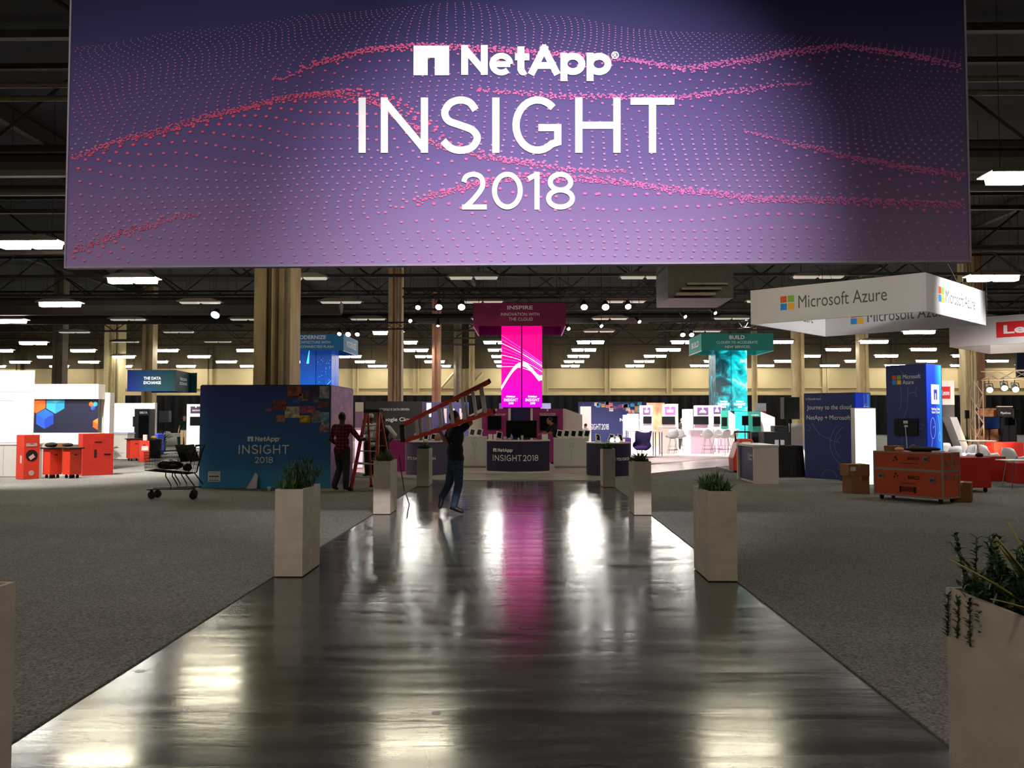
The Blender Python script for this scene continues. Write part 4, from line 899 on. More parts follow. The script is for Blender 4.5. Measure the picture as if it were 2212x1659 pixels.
def tower(px0, px1, py0, py1, d, screen, label, deco):
    x0, x1, z0, z1 = rect(px0, px1, py0, py1, d); W = x1 - x0
    t = thing('screen_tower', label, 'screen tower', (x0, d, .027)); z0 -= .027; z1 -= .027
    core = mat('tower_core', (14, 14, 16), .6); box('core', (.06, .06, 0), (W - .06, W - .06, z1 + .1), core, t)
    g = W * .012; h = W / 2
    for a, b in ((0, h - g), (h + g, W)):
        box('screen', (a, 0, z0), (b, .05, z1), screen, t); box('screen', (a, W - .05, z0), (b, W, z1), screen, t)
        box('screen', (0, a + .051 if a == 0 else a, z0), (.05, b - (.051 if b == W else 0), z1), screen, t); box('screen', (W - .05, a + .051 if a == 0 else a, z0), (W, b - (.051 if b == W else 0), z1), screen, t)
    deco(t, W, z0, z1)
    return t
mag_scr = ramp_mat('magenta_screen', [(0, (204, 0, 214)), (.35, (232, 0, 176)), (.62, (236, 0, 140)), (1, (222, 0, 118))], 'Z', 1.9, 5.0, .4, 1.35, .5, 1.0)
SCRW = glow('screen_white', (255, 250, 255), 2.2); SCRP = glow('screen_pink', (255, 90, 230), 1.5)
def event_logo(t, x, z, w, y=-.006, name='screen_logo', m=SCRW): logo_on(name, logo_quads(), x - w / 2, x + w / 2, z, z + w * .62, front(y), m, t)
def deco_m(t, W, z0, z1):
    H = z1 - z0
    def band(name, f, w, m, k):
        q = []; n = 40
        for i in range(n):
            u0_, u1_ = i / n, (i + 1) / n
            if abs((u0_ + u1_) / 2 - .5) < .014: continue
            q.append(((W * u0_, z0 + H * (f(u0_) - w(u0_) / 2)), (W * u0_, z0 + H * (f(u0_) + w(u0_) / 2)), (W * u1_, z0 + H * (f(u1_) + w(u1_) / 2)), (W * u1_, z0 + H * (f(u1_) - w(u1_) / 2))))
        for p in q: pass
        for qq in (q[:len(q) // 2], q[len(q) // 2:]): pyd(name, [(a[0], -.003 - .0006 * k, a[1]) for p in qq for a in p], [tuple(range(4 * i, 4 * i + 4)) for i in range(len(qq))], m, t)
    band('wave_graphic', lambda u: .22 + .22 * math.sin(PI * (u * 1.06)) ** 1.1 + .10 * u if u < .94 else .335, lambda u: .045 + .01 * u, SCRW, 1)
    for k in range(9): band('wave_graphic', (lambda k: lambda u: (.46 + .045 * k) * (1 - u) + (.345 + .02 * k) * u + .045 * math.sin(PI * u) * (1 - k / 9))(k), (lambda k: lambda u: .005 + .006 * u * (k > 4))(k), SCRP if k % 3 else SCRW, 2 + k)
    for x in (.235, .765): event_logo(t, W * x, z0 + H * .035, W * .34, -.012)
tower(1083, 1171, 690, 880, 31.3, mag_scr, 'tall tower of glowing magenta screens under the inspire sign', deco_m)
blue_scr = ramp_mat('blue_screen', [(0, (10, 120, 235)), (.4, (16, 92, 200)), (.75, (24, 70, 160)), (1, (18, 50, 120))], 'Z', 1.9, 5.0, .4, 1.0, .5, 1.2)
SPARK = glow('screen_cyan', (70, 200, 255), 1.8)
def deco_b(t, W, z0, z1):
    rnd = random.Random(4); s = MB()
    for k in range(60):
        u = rnd.random(); x = W * (.55 + .42 * u); z = z0 + (z1 - z0) * (.05 + .75 * rnd.random()); r = rnd.uniform(.006, .02); s.add([(x - r, -.004, z), (x, -.004, z - r), (x + r, -.004, z), (x, -.004, z + r)], [(0, 1, 2, 3)])
    for k in range(3): z = z0 + (z1 - z0) * (.30 + .05 * k); s.add([(W * .53, -.004, z - .5), (W * .99, -.004, z + .10 * k), (W * .99, -.004, z + .10 * k + .03), (W * .53, -.004, z - .48)], [(0, 1, 2, 3)])
    s.add([(W * .2, -.004, z0 + (z1 - z0) * .72), (W * .28, -.004, z0 + (z1 - z0) * .72), (W * .3, -.004, z0 + (z1 - z0) * .97)], [(0, 1, 2)])
    tag(s.build('sparkle_graphic', SPARK, t), kind='stuff')
tower(648, 716, 745, 890, 40, blue_scr, 'tower of glowing blue screens behind the thick tan column', deco_b)
teal_scr = ramp_mat('teal_screen', [(.25, (0, 60, 70)), (.42, (0, 120, 132)), (.55, (0, 200, 210)), (.7, (20, 240, 240)), (.8, (200, 255, 255))], 'X', -1.0, 2.4, .4, 1.15, 1.5, 1.6, 1.2)
def deco_t(t, W, z0, z1):
    for x, w in ((.25, .36), (.76, .36)): event_logo(t, W * x, z0 + (z1 - z0) * .05, W * w)
tower(1546, 1614, 745, 888, 40.6, teal_scr, 'tower of glowing teal screens under the build sign', deco_t)
# data exchange sign: two faces of a hanging box, turned a little
x0, x1, z0, z1 = rect(275, 379, 799, 845, 40); 
dx = thing('hanging_sign', 'dark green and blue hanging sign reading the data exchange', 'hanging sign', (x0, 40, z0))
W, H = x1 - x0, z1 - z0; dx_m = ramp_mat('data_sign_print', [(0, (24, 40, 120)), (.35, (22, 62, 92)), (.7, (18, 62, 66)), (1, (20, 44, 44))], 'X', 0, W * 1.3, .6, noise_amt=.5, nscale=1.2)
box('front_panel', (0, 0, 0), (W, .05, H), dx_m, dx)
b = at(411, 803, 42.6); sd = Vector((b.x - x1, 2.6, 0)); L = sd.length; ang = math.atan2(sd.y, sd.x); mx = Matrix.Translation((W, .0, 0)) @ Matrix.Rotation(ang, 4, 'Z')
box('side_panel', (0.01, 0, 0), (L, .05, H), dx_m, dx, mx=mx); box('back_panel', (0, 2.6, 0), (W, 2.65, H), dx_m, dx)
for s_, v0, v1 in (('THE DATA', .54, .68), ('EXCHANGE', .33, .47)):
    text('lettering', s_, front(-.004), (W * .34, W * .70, H * v0, H * v1), WHITE_INK, dx, .03)
    text('lettering', s_, lambda u, v: mx @ Vector((u, -.004, v)), (L * .28, L * .78, H * v0, H * v1), WHITE_INK, dx, .03)
for x in (.3, W - .3): MB().tube([(x, .02, H), (x, .02, HZ - z0 - .5)], .01, 4).build('hanging_cable', STEEL, dx)

# ---- black lighting truss with round stage lamps
TRUSS = mat('black_truss', (22, 21, 21), .5, .3)
def box_truss(name, label, a, b, w=.3, m=TRUSS, n=None, cat='truss', cables=True):
    a, b = Vector(a), Vector(b); d = b - a; L = d.length; d.normalize(); t = thing(name, label, cat, a)
    up = Vector((0, 0, 1)) if abs(d.z) < .9 else Vector((0, 1, 0)); sd = d.cross(up).normalized(); up = sd.cross(d); s = MB(); n = n or max(3, int(L / (w * 1.6)))
    C = [sd * i * w / 2 + up * j * w / 2 for i, j in ((-1, -1), (1, -1), (1, 1), (-1, 1))]
    for c in C: MB().tube([c, c + d * L], w * .075, 6).build('chord', m, t)
    for k in range(n):
        p, q = d * L * k / n, d * L * (k + 1) / n
        for i in range(4): s.tube([C[i] + (p if (k + i) % 2 else q), C[(i + 1) % 4] + (q if (k + i) % 2 else p)], w * .045, 4, False)
    s.build('lattice', m, t)
    if cables and abs(d.z) < .5:
        for u in (.1, .5, .9): MB().tube([d * L * u + up * w / 2, d * L * u + Vector((0, 0, HZ - a.z - .5))], .01, 4).build('hanging_cable', STEEL, t)
    return t
zt = at(1100, 640, 29.6).z
box_truss('lighting_truss', 'black lattice lighting truss crossing above the inspire sign', (at(870, 640, 29.6).x, 29.6, zt + .12), (at(1420, 640, 29.6).x, 29.6, zt + .12), .32)
box_truss('lighting_truss', 'black lattice lighting truss hanging above the modernize sign', (at(640, 706, 38).x, 38, at(700, 704, 38).z), (at(900, 706, 38).x, 38, at(700, 704, 38).z), .3)
box_truss('lighting_truss', 'black lattice lighting truss slanting towards the build sign', (at(1410, 706, 30).x, 30, at(1410, 706, 30).z), (at(1640, 700, 37.5).x, 37.5, at(1640, 700, 37.5).z), .3)
HOT = glow('stage_lens', (255, 252, 245), 24)
def stage_lamp(px, py, d, r, label, aim=(0, -1, -.9), top=None):
    c = at(px, py, d); t = thing('stage_light', label, 'stage light', c); a = Vector(aim).normalized(); q = a.to_track_quat('Z', 'Y').to_matrix().to_4x4()
    s = MB(); n = 16; prof = [(r * .55, -.34), (r * .8, -.22), (r, -.02), (r * 1.05, .01)]
    o = MB().lathe(prof, (0, 0, 0), n).build('lamp_body', TRUSS, t, True); o.data.transform(q)
    o = MB().lathe([(r * .9, .012), (r * .9, .02), (r * .6, .04)], (0, 0, 0), n).build('lens', HOT, t, True); o.data.transform(q)
    MB().tube([(-r * 1.15, 0, 0), (-r * 1.15, .05, r * 2.0), (r * 1.15, .05, r * 2.0), (r * 1.15, 0, 0)], .014, 5).build('yoke', TRUSS, t); MB().tube([(0, .05, r * 2.0), (0, .05, (top if top else HZ - .004) - c.z)], .012, 5).build('drop_pole', TRUSS, t)
for px, py, r, l in ((903, 664, .10, 'outermost stage lamp of the three beside the second tan column'), (948, 663, .13, 'middle stage lamp of the three between the tan columns and the inspire sign'), (997, 663, .14, 'stage lamp hanging closest to the inspire sign on its column side'),
                     (1262, 663, .13, 'stage lamp hanging closest to the inspire sign on its far side'), (1308, 663, .14, 'middle stage lamp of the three past the inspire sign'), (1357, 662, .12, 'outermost stage lamp of the three past the inspire sign')): stage_lamp(px, py, 29.39, r, 'lit round ' + l, top=zt - .02)
for px, py, l in ((1228, 710, 'just past the lower corner of the inspire sign'), (1299, 704, 'second out from the inspire sign'), (1381, 695, 'halfway between the inspire and build signs'), (1480, 684, 'fourth out from the inspire sign'), (1545, 676, 'above the build sign')): stage_lamp(px, py, 33, .075, 'small lit stage lamp ' + l, (.6, -1, -.8))
for px, py, r, l in ((733, 721, .10, 'first'), (752, 722, .13, 'middle'), (772, 722, .11, 'last')): stage_lamp(px, py, 37.80, r, '%s lit stage lamp of three over the corner of the modernize sign' % l, top=at(700, 704, 38).z - .10)
for px, py, r, l in ((1475, 723, .12, 'outer'), (1494, 723, .12, 'inner')): stage_lamp(px, py, 38.5, r, '%s lit stage lamp of two beside the build sign' % l)
stage_lamp(465, 680, 36, .20, 'bright round work light glaring above the dark blue event wall'); stage_lamp(886, 693, 33, .08, 'small lit stage lamp beside the second tan column', (.6, -1, -.6)); stage_lamp(946, 703, 33.4, .07, 'small downward stage lamp before the rose column', (0, -.3, -1))

# ================================================================== RECEPTION
PURP = mat('dark_plum', (44, 34, 62), .5, var=.08); PURP2 = mat('grey_plum', (88, 74, 104), .5, var=.1); TOPW = mat('white_laminate', (222, 218, 212), .35, var=.03)
def curved_desk(px0, px1, pyt, pyb, d, m, label, bulge=.45, depth=.55, a_text=None, skew=0.0):
    x0, x1, z0, z1 = rect(px0, px1, pyt, pyb, d); W = x1 - x0; z0 = .027; H = z1 - z0; t = thing('reception_counter', label, 'counter', ((x0 + x1) / 2, d, z0))
    n = 24
    def pt(u): w = u * 2 - 1; return (W / 2 * w, bulge * w * w + skew * w)
    fr = [pt(i / n) for i in range(n + 1)]; poly = fr + [(x, y + depth) for x, y in reversed(fr)]
    MB().slab(poly, 0, H - .035).build('curved_front', m, t)
    ot = [(x * 1.02, y - .025) for x, y in fr] + [(x * 1.02, y + depth + .02) for x, y in reversed(fr)]
    MB().slab(ot, H - .035, H).build('counter_top', TOPW, t)
    def fn(u, v): x, y = pt(u); return (x, y - .006, v)
    return t, fn, H, z1
t, fn, H, deskz = curved_desk(1050, 1188, 951, 1021, 24.5, PURP, 'curved dark plum reception desk with white event lettering and white top')
logo_on('lettering', logo_quads(('logo', 'name')), .105, .425, H * .60, H * .74, lambda u, v: fn(u, v), WHITE_INK, t)
logo_on('lettering', logo_quads(('word', 'year'), True), .10, .82, H * .33, H * .53, lambda u, v: fn(u, v), WHITE_INK, t)
t, fn, H, lz = curved_desk(873, 966, 953, 1029, 23.0, PURP2, 'curved grey plum counter between the planter and the ladder carrier', .5, .5, skew=.1)
text('lettering', "IT'S DATA DRIVEN", fn, (.04, .72, H * .44, H * .53), WHITE_INK, t, .02)
t, fn, H, rz_ = curved_desk(1273, 1366, 956, 1031, 22.6, PURP, 'curved dark plum counter behind the farthest planter with tilted tablets', .5, .5, skew=-.1)
text('lettering', 'ARE YOU DATA', fn, (.50, .97, H * .46, H * .55), WHITE_INK, t, .02)
SCRN = mat('black_screen', (7, 8, 10), .35, var=.2, spec=.15); BEZ = mat('black_bezel', (16, 16, 17), .4)
def monitor(label, px0, px1, py0, py1, d, stand=None, back=False, scr=SCRN, th=.05, pole=False):
    x0, x1, z0, z1 = rect(px0, px1, py0, py1, d); W, H = x1 - x0, z1 - z0
    t = thing('monitor', label, 'monitor', (x0, d, z0 if stand is None else stand))
    o = 0 if stand is None else z0 - stand
    box('bezel', (0, 0, o), (W, th, o + H), BEZ, t, .006)
    box('screen', (W * .03, -.004, o + H * .05), (W * .97, -.0005, o + H * .95), scr, t)
    if pole: MB().tube([(W / 2, th + .02, H * .6), (W / 2, th + .02, .012 - z0)], .022, 8).build('pole', BEZ, t); box('foot', (W / 2 - .2, th - .18, .012 - z0), (W / 2 + .2, th + .22, .025 - z0), BEZ, t)
    if stand is not None:
        box('stand', (W * .47, .02, .012), (W * .53, .05, o + .1), BEZ, t); box('foot', (W * .32, -.06, 0), (W * .68, .14, .012), BEZ, t)
    return t
monitor('large black monitor standing on the curved plum reception desk', 1093, 1160, 908, 946, 24.85, deskz)
CABW = mat('white_cabinet', (206, 205, 198), .45, var=.03)
def cabinet(label, px0, px1, pyt, pyb, d, doors=2):
    x0, x1, z0, z1 = rect(px0, px1, pyt, pyb, d); W = x1 - x0; z0 = .027; H = z1 - z0; t = thing('white_cabinet', label, 'cabinet', (x0, d, z0))
    box('body', (0, .012, .04), (W, .55, H - .03), CABW, t); box('plinth', (.02, .03, 0), (W - .02, .53, .04), mat('plinth_grey', (150, 148, 142), .5), t); box('cabinet_top', (-.01, 0, H - .03), (W + .01, .56, H), TOPW, t)
    for k in range(doors):
        a, b = .03 + (W - .06) * k / doors + .004, .03 + (W - .06) * (k + 1) / doors - .004
        dr_ = box('door', (a, -.006, .07), (b, .011, H - .06), CABW, t); hx = b - .05 if k == 0 else a + .05
        MB().tube([(hx, -.008, H * .68), (hx, -.035, H * .70), (hx, -.035, H * .80), (hx, -.008, H * .82)], .007, 6).build('handle', mat('brushed_steel', (150, 150, 150), .3, .8), dr_)
    return x0, x1, z1
x0, x1, ctop = cabinet('white two door cabinet with a row of tablets on top beside the reception desk', 1197, 1272, 946, 1012, 26.3)
cabinet('white cabinet behind the ladder carrier on the other side of the reception desk', 1000, 1050, 943, 1011, 26.3)
TABF = mat('white_tablet', (228, 228, 220), .4, var=.02)
def tablet(label, x, y, z, lean=.35, rz=0.0, w=.19, h=.25, group=None):
    z += .002
    t = thing('tablet', label, 'tablet', (x, y, z), rz, group); mx = Matrix.Rotation(-lean, 4, 'X') @ Matrix.Shear('XZ', 4, (.35, 0)) if False else Matrix.Rotation(-lean, 4, 'X')
    mx = mx @ Matrix.Rotation(.22, 4, 'Y')
    box('frame', (-w / 2, 0, .028), (w / 2, .02, h + .02), TABF, t, .006, mx); box('screen', (-w / 2 + .03, -.004, .055), (w / 2 - .03, -.0005, h - .015), SCRN, t, 0, mx)
    MB().tube([(0, .14, 0), (0, .06, h * .6)], .012, 6).box((-.07, .02, 0), (.07, .16, .01)).build('stand', TABF, t)
for k, px in enumerate((1207, 1222, 1237, 1252, 1266)): tablet('%s white framed tablet in the row on the two door cabinet' % ORD[k], at(px, 940, 26.45).x, 26.45, ctop, group='tablets on the white cabinet')
for k, px in enumerate((1018, 1033)): tablet('%s white framed tablet on the cabinet behind the ladder carrier' % ('inner', 'outer')[1 - k] if False else '%s of two white tablets on the cabinet behind the ladder carrier' % ('first', 'second')[k], at(px, 940, 26.4).x, 26.4, at(1020, 943, 26.3).z, rz=.0)
tablet('white framed tablet turned aside next to the reception monitor', at(1077, 940, 25.0).x, 25.05, deskz, rz=.3)
for k, (px, r) in enumerate(((1293, .5), (1316, -.4), (1341, .5))): tablet('%s tilted tablet on the dark curved counter behind the planter' % ORD[k], at(px, 950, 23.1).x, 23.1, rz_, .5, r, .16, .24, 'tablets on the dark curved counter')
for k, px in enumerate((1322, 1334)):
    p = at(px, 950, 22.95); o = MB().ball((0, 0, .065), .065, 16).build('globe_lamp', glow('globe_glow', (255, 240, 215), 2.5), None, True); o.location = (p.x, 22.9, rz_); tag(o, '%s small glowing globe lamp on the dark curved counter' % ('first', 'second')[k], 'lamp')
# little things on the reception desk
def put(o, px, d, z, label, cat): o.location = (at(px, 945, d).x, d, z); return tag(o, label, cat)
CUP = lambda h, r, m, n: MB().lathe([(r * .8, 0), (r, h), (r * .9, h), (r * .72, .008)], n=14).build(n, m, None, True)
put(CUP(.1, .05, mat('pale_grey_mug', (176, 184, 186), .4), 'mug'), 1091, 24.75, deskz, 'pale grey mug on the reception desk', 'mug')
put(MB().lathe([(.035, 0), (.04, .05), (.038, .11), (.014, .15), (.014, .18)], n=14).build('spray_bottle', mat('lilac_plastic', (140, 140, 190), .35), None, True), 1105, 24.75, deskz, 'lilac spray bottle on the reception desk', 'bottle')
put(CUP(.14, .04, mat('straw_glass', (190, 188, 130), .2), 'drinking_glass'), 1128, 24.75, deskz, 'straw coloured drinking glass on the reception desk', 'glass')
put(MB().lathe([(.02, 0), (.024, .05), (.006, .07)], n=12).build('small_jar', mat('white_jar', (220, 220, 220), .4), None, True), 1120, 24.7, deskz, 'tiny white jar beside the drinking glass', 'jar')
put(lump('pink_cloth', None, (0, 0, 0), (.06, .05, .03), mat('pink_cloth', (222, 120, 130), .8), 2), 1155, 24.8, deskz + .025, 'crumpled pink cloth at the end of the reception desk', 'cloth')
put(lump('pink_tissue', None, (0, 0, 0), (.04, .04, .025), mat('pink_cloth', (222, 120, 130)), 9), 1098, 24.72, deskz + .022, 'small crumpled pink tissue beside the grey mug', 'tissue')
WB = mat('white_box', (232, 224, 214), .5)
o = box('white_carton', (-.09, 0, 0), (.09, .2, .17), WB, None, .006); put(o, 1177, 24.95, deskz, 'white carton at the end of the reception desk', 'carton')
for k, px in enumerate((1059, 1068)): o = box('white_carton', (-.06 + .03 * k, 0, 0), (.06 - .01 * k, .14, .17), WB, None, .005); put(o, px, 24.95, deskz, ('wider' if k == 0 else 'narrower') + ' white carton standing near the mug on the reception desk', 'carton')
# ---- pods behind the reception
PODM = mat('pod_magenta', (160, 46, 118), .55, var=.1); PODW = mat('pod_white', (238, 224, 216), .55, var=.03); NAVY = mat('navy_panel', (32, 32, 84), .5, var=.1)
def panel(name, label, px0, px1, pyt, d, m, th=.08, to=.027, poly=None, pyb=None, cat='panel'):
    x0, x1, z0, z1 = rect(px0, px1, pyt, pyb or 960, d); zb = to if pyb is None else z0
    t = thing(name, label, cat, (x0, d, zb)); H = z1 - zb; W = x1 - x0
    if poly: MB().prism([(W * u, H * v) for u, v in poly], 0, th).build('board', m, t)
    else: box('board', (0, 0, 0), (W, th, H), m, t)
    return t, W, H
def small_sign(t, W, H, u0, u1, v0, v1, s, b=.02): text('lettering', s, front(-.004), (W * u0, W * u1, H * v0, H * v1), WHITE_INK, t, b)
t, W, H = panel('booth_divider', 'magenta booth panel behind the ladder foot with a wall screen', 1042, 1098, 883, 29.4, PODM); small_sign(t, W, H, .45, .92, .875, .91, 'TO WHAT\nEND USE')
box('clip', (W * .5, -.02, H * .955), (W * .56, -.005, H), PODW, t)
t, W, H = panel('booth_divider', 'magenta booth panel past the reception monitor with a wall screen', 1152, 1215, 883, 29.4, PODM); small_sign(t, W, H, .22, .78, .87, .92, 'ROUTE AN OTHER\nFLEXIBLE CHOICE')
box('clip', (W * .46, -.02, H * .955), (W * .52, -.005, H), PODW, t)
monitor('wall screen on the magenta panel behind the ladder foot', 1053, 1083, 898, 928, 29.33); monitor('wall screen on the magenta panel past the reception monitor', 1166, 1204, 898, 930, 29.33)
panel('booth_divider', 'white slope topped side panel past the magenta booth', 1216, 1258, 883, 29.6, PODW, poly=[(0, 0), (1, 0), (1, .885), (.12, 1), (0, 1)]); panel('booth_divider', 'white slope topped side panel behind the ladder', 1012, 1041, 882, 29.6, PODW, poly=[(0, 0), (1, 0), (1, 1), (0, .86)])
panel('booth_divider', 'navy middle panel under the magenta screens', 1108, 1145, 885, 30.6, NAVY)
for px, l in ((1100, 'reception desk'), (1148, 'dark clothed worker')): panel('booth_post', 'white upright post between booth panels towards the %s' % l, px - 2, px + 3, 882, 29.2, PODW, .12, cat='post')
panel('booth_divider', 'pale blue header strip behind the magenta screens', 1078, 1190, 871, 33.4, mat('pale_blue_header', (150, 158, 196), .5), pyb=884)
for px in (1082, 1186): MB().tube([(at(px, 875, 33.44).x, 33.44, .03), (at(px, 875, 33.44).x, 33.44, 2.0)], .03).build('header_post', STEEL)
for o, l in zip([x for x in bpy.data.objects if x.name.startswith('header_post')], ('closer to the ladder', 'closer to the pillar')): tag(o, 'grey post holding the pale blue header strip, the one ' + l, 'post')
# ---- charcoal booth wall and neighbours behind the ladders
CHAR = mat('charcoal_wall', (44, 42, 42), .6, var=.08)
t, W, H = panel('charcoal_wall', 'charcoal booth wall with white lettering behind the people at the ladder', 790, 912, 867, 34, CHAR, .2, .011, cat='booth wall')
small_sign(t, W, H, .24, .77, .885 - .05, .925 - .05, 'GOOGLE IS DATA DRIVEN', 0); small_sign(t, W, H, .24, .86, .62, .71, 'Google Cloud', .01)
t, W, H = panel('booth_divider', 'narrow mauve booth panel at the end of the charcoal wall', 912, 935, 868, 34.5, PURP2, .1); box('light_graphic', (W * .4, -.006, H * .72), (W * .85, -.001, H * .98), glow('pale_lit_print', (190, 205, 240), 1.2), t)
t, W, H = panel('booth_wall', 'dark violet booth wall with pale letters behind the ladder carrier', 936, 1012, 869, 36, mat('violet_wall', (78, 74, 118), .6, var=.2), .15, cat='booth wall')
for k in range(3): box('pale_bar', (W * (.30 + .22 * k), -.006, H * .6), (W * (.38 + .22 * k), -.001, H * .88), PODW, t)
box('blue_patch', (W * .80, -.008, H * .8), (W * 1.0, -.001, H * .97), mat('bright_blue_print', (38, 50, 190), .5), t)
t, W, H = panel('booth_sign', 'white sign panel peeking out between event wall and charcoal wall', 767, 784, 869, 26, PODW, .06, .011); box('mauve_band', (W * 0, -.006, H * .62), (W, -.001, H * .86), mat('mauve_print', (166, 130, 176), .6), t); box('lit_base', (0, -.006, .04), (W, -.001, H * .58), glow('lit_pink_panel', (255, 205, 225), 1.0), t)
panel('booth_counter', 'magenta counter behind the woman in the black vest', 842, 875, 950, 24.6, PODM, .5, cat='counter')
lump('wood_block_lamp', None, (0, 0, 0), (.1, .1, .1), mat('tan_lamp', (150, 106, 60), .6), 4)
o = bpy.data.objects['wood_block_lamp']; o.location = (at(946, 940, 23.5).x, 23.4, lz + .08); tag(o, 'tan rounded object on the grey plum counter beside the ladder carrier', 'ornament')
for k, px in enumerate((898, 918, 934)): tablet('%s white tablet holder on the grey plum counter under the ladder' % ORD[k], at(px, 945, 23.4).x, 23.45, lz, .3, .2, .16, .2, 'tablet holders on the grey plum counter')

# ================================================================== WHITE STATIONS BEYOND
def photo_wall():
    t, W, H = panel('photo_wall', 'far dark blue event wall with bright photo collage and white lettering', 1250, 1398, 868, 50, mat('far_blue', (34, 44, 96), .6, var=.08), .3, .027, cat='display wall'); rnd = random.Random(3)
    for k in range(26):
        u = .22 + .75 * rnd.random(); v = .82 + .16 * rnd.random() - .14 * max(0, u - .45) * rnd.random() * 2; c = [(210, 120, 110), (90, 150, 200), (220, 200, 190), (110, 70, 130), (60, 160, 180), (200, 150, 90)][k % 6]
        box('collage_photo', (W * u, -.02 - .002 * (k % 5), H * (v - .05)), (min(W, W * (u + .06)), -.002, H * min(1, v + .03)), mat('far_photo_%d' % (k % 6), c, .6, var=.6, scale=4), t)
    logo_on('lettering', logo_quads(('word', 'year'), True), W * .12, W * .44, H * .34, H * .48, front(-.006), WHITE_INK, t)
    logo_on('lettering', logo_quads(('name',)), W * .60, W * .9, H * .52, H * .62, front(-.006), WHITE_INK, t)
photo_wall()
port = mat('portrait_print', (182, 138, 104), .6, var=.55, scale=1.6, stretch=(2, 1, 1))
panel('print_wall', 'tall brown and cream printed panel between the white stations', 1398, 1436, 870, 46, port, .2)
panel('white_pillar', 'white square pillar in front of the far blue event wall', 1254, 1277, 878, 36, PODW, .6, cat='pillar')
def station(label, px0, px1, pyt, sign, mon, col, d, cc=None, txt='HYBRID\nCLOUD'):
    t, W, H = panel('demo_station', label, px0, px1, pyt, d, PODW if cc is None else cc, .14, cat='demo station'); x0_, _, _, _ = rect(px0, px1, pyt, 960, d)
    a = rect(*sign, d); box('sign_plate', (a[0] - x0_, -.02, a[2] - .027), (a[1] - x0_, -.001, a[3] - .027), col, t)
    text('lettering', txt, front(-.026), (a[0] - x0_ + (a[1] - a[0]) * .2, a[1] - x0_ - (a[1] - a[0]) * .2, a[2] - .027 + (a[3] - a[2]) * .25, a[2] - .027 + (a[3] - a[2]) * .6), WHITE_INK, t, .03)
    box('clip', ((a[0] + a[1]) / 2 - x0_ - .03, -.03, a[3] - .1 - .027), ((a[0] + a[1]) / 2 - x0_ + .03, -.021, a[3] - .0), PODW, t)
    monitor('monitor on the ' + label, *mon, d - .07, scr=SCRN)
SGP = mat('sign_plum', (64, 40, 76), .5); SGM = mat('sign_magenta', (214, 44, 146), .5); PNK = mat('pale_pink_panel', (222, 196, 210), .55, var=.03)
station('white station with a magenta sign plate', 1431, 1465, 873, (1436, 1459, 878, 895), (1430, 1459, 899, 917), SGM, 39)
station('pale station with a plum sign plate next to the portrait print', 1382, 1410, 876, (1389, 1405, 880, 895), (1390, 1408, 899, 915), SGP, 39.5, PNK, 'ON AIR\nDEMO')
station('pale pink station with a wide plum sign plate', 1500, 1535, 876, (1506, 1530, 880, 895), (1498, 1531, 899, 917), SGP, 38, PNK, 'DATA\nSERVICES')
station('narrow pink station with a small plum sign plate', 1536, 1559, 876, (1541, 1557, 879, 893), (1542, 1556, 899, 916), SGP, 38.4, PNK, 'DATA\nCENTER')
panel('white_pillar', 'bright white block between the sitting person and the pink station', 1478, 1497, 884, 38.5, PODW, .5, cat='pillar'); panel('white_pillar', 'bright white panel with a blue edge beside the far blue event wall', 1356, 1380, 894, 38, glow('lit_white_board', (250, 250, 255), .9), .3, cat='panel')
panel('blue_edge', 'glowing pale blue light column at the edge of the white panel', 1346, 1355, 896, 38, glow('blue_light_edge', (130, 140, 255), 1.4), .2, cat='light column')
def counter(label, px0, px1, pyt, d, m, dp=.6):
    x0, x1, z0, z1 = rect(px0, px1, pyt, 960, d); t = thing('demo_counter', label, 'counter', (x0, d, .027)); H = z1 - .027; W = x1 - x0
    box('body', (.03, .03, 0), (W - .03, dp, H - .04), m, t); box('counter_top', (0, 0, H - .04), (W, dp + .02, H), TOPW, t)
counter('white counter below the magenta sign station', 1428, 1464, 922, 36.4, PODW); counter('pale pink counter below the pink stations', 1491, 1545, 928, 36.5, PNK); counter('pink counter stub further along the pink stations', 1548, 1578, 928, 37.1, PNK, .35); counter('white counter beside the purple bench', 1330, 1352, 943, 33.5, PODW)
tag(box('purple_bench', (0, 0, 0), (.85, .6, .75), mat('violet_upholstery', (88, 50, 140), .8), None, .03), 'violet upholstered bench back beyond the dark curved counter', 'bench').location = (at(1320, 940, 35).x, 35, .027)
SHELL = mat('white_shell', (236, 236, 234), .35, var=.02); CHROME = mat('chrome_leg', (150, 150, 152), .25, .9, var=.04)
def bar_table(label, px0, px1, py, d, dp=.7):
    x0, x1, _, z = rect(px0, px1, py, 980, d); t = thing('high_table', label, 'table', (x0, d, .027)); H = z - .027; W = x1 - x0
    box('table_top', (0, 0, H - .05), (W, dp, H), TOPW, t)
    for x in (.02, W - .06):
        for y in (.02, dp - .06): box('leg', (x, y, 0), (x + .04, y + .04, H - .05), CHROME, t)
bar_table('high white table behind the purple egg chair', 1355, 1418, 930, 36.2); bar_table('narrow high table frame next to the purple egg chair', 1414, 1432, 931, 34.5)
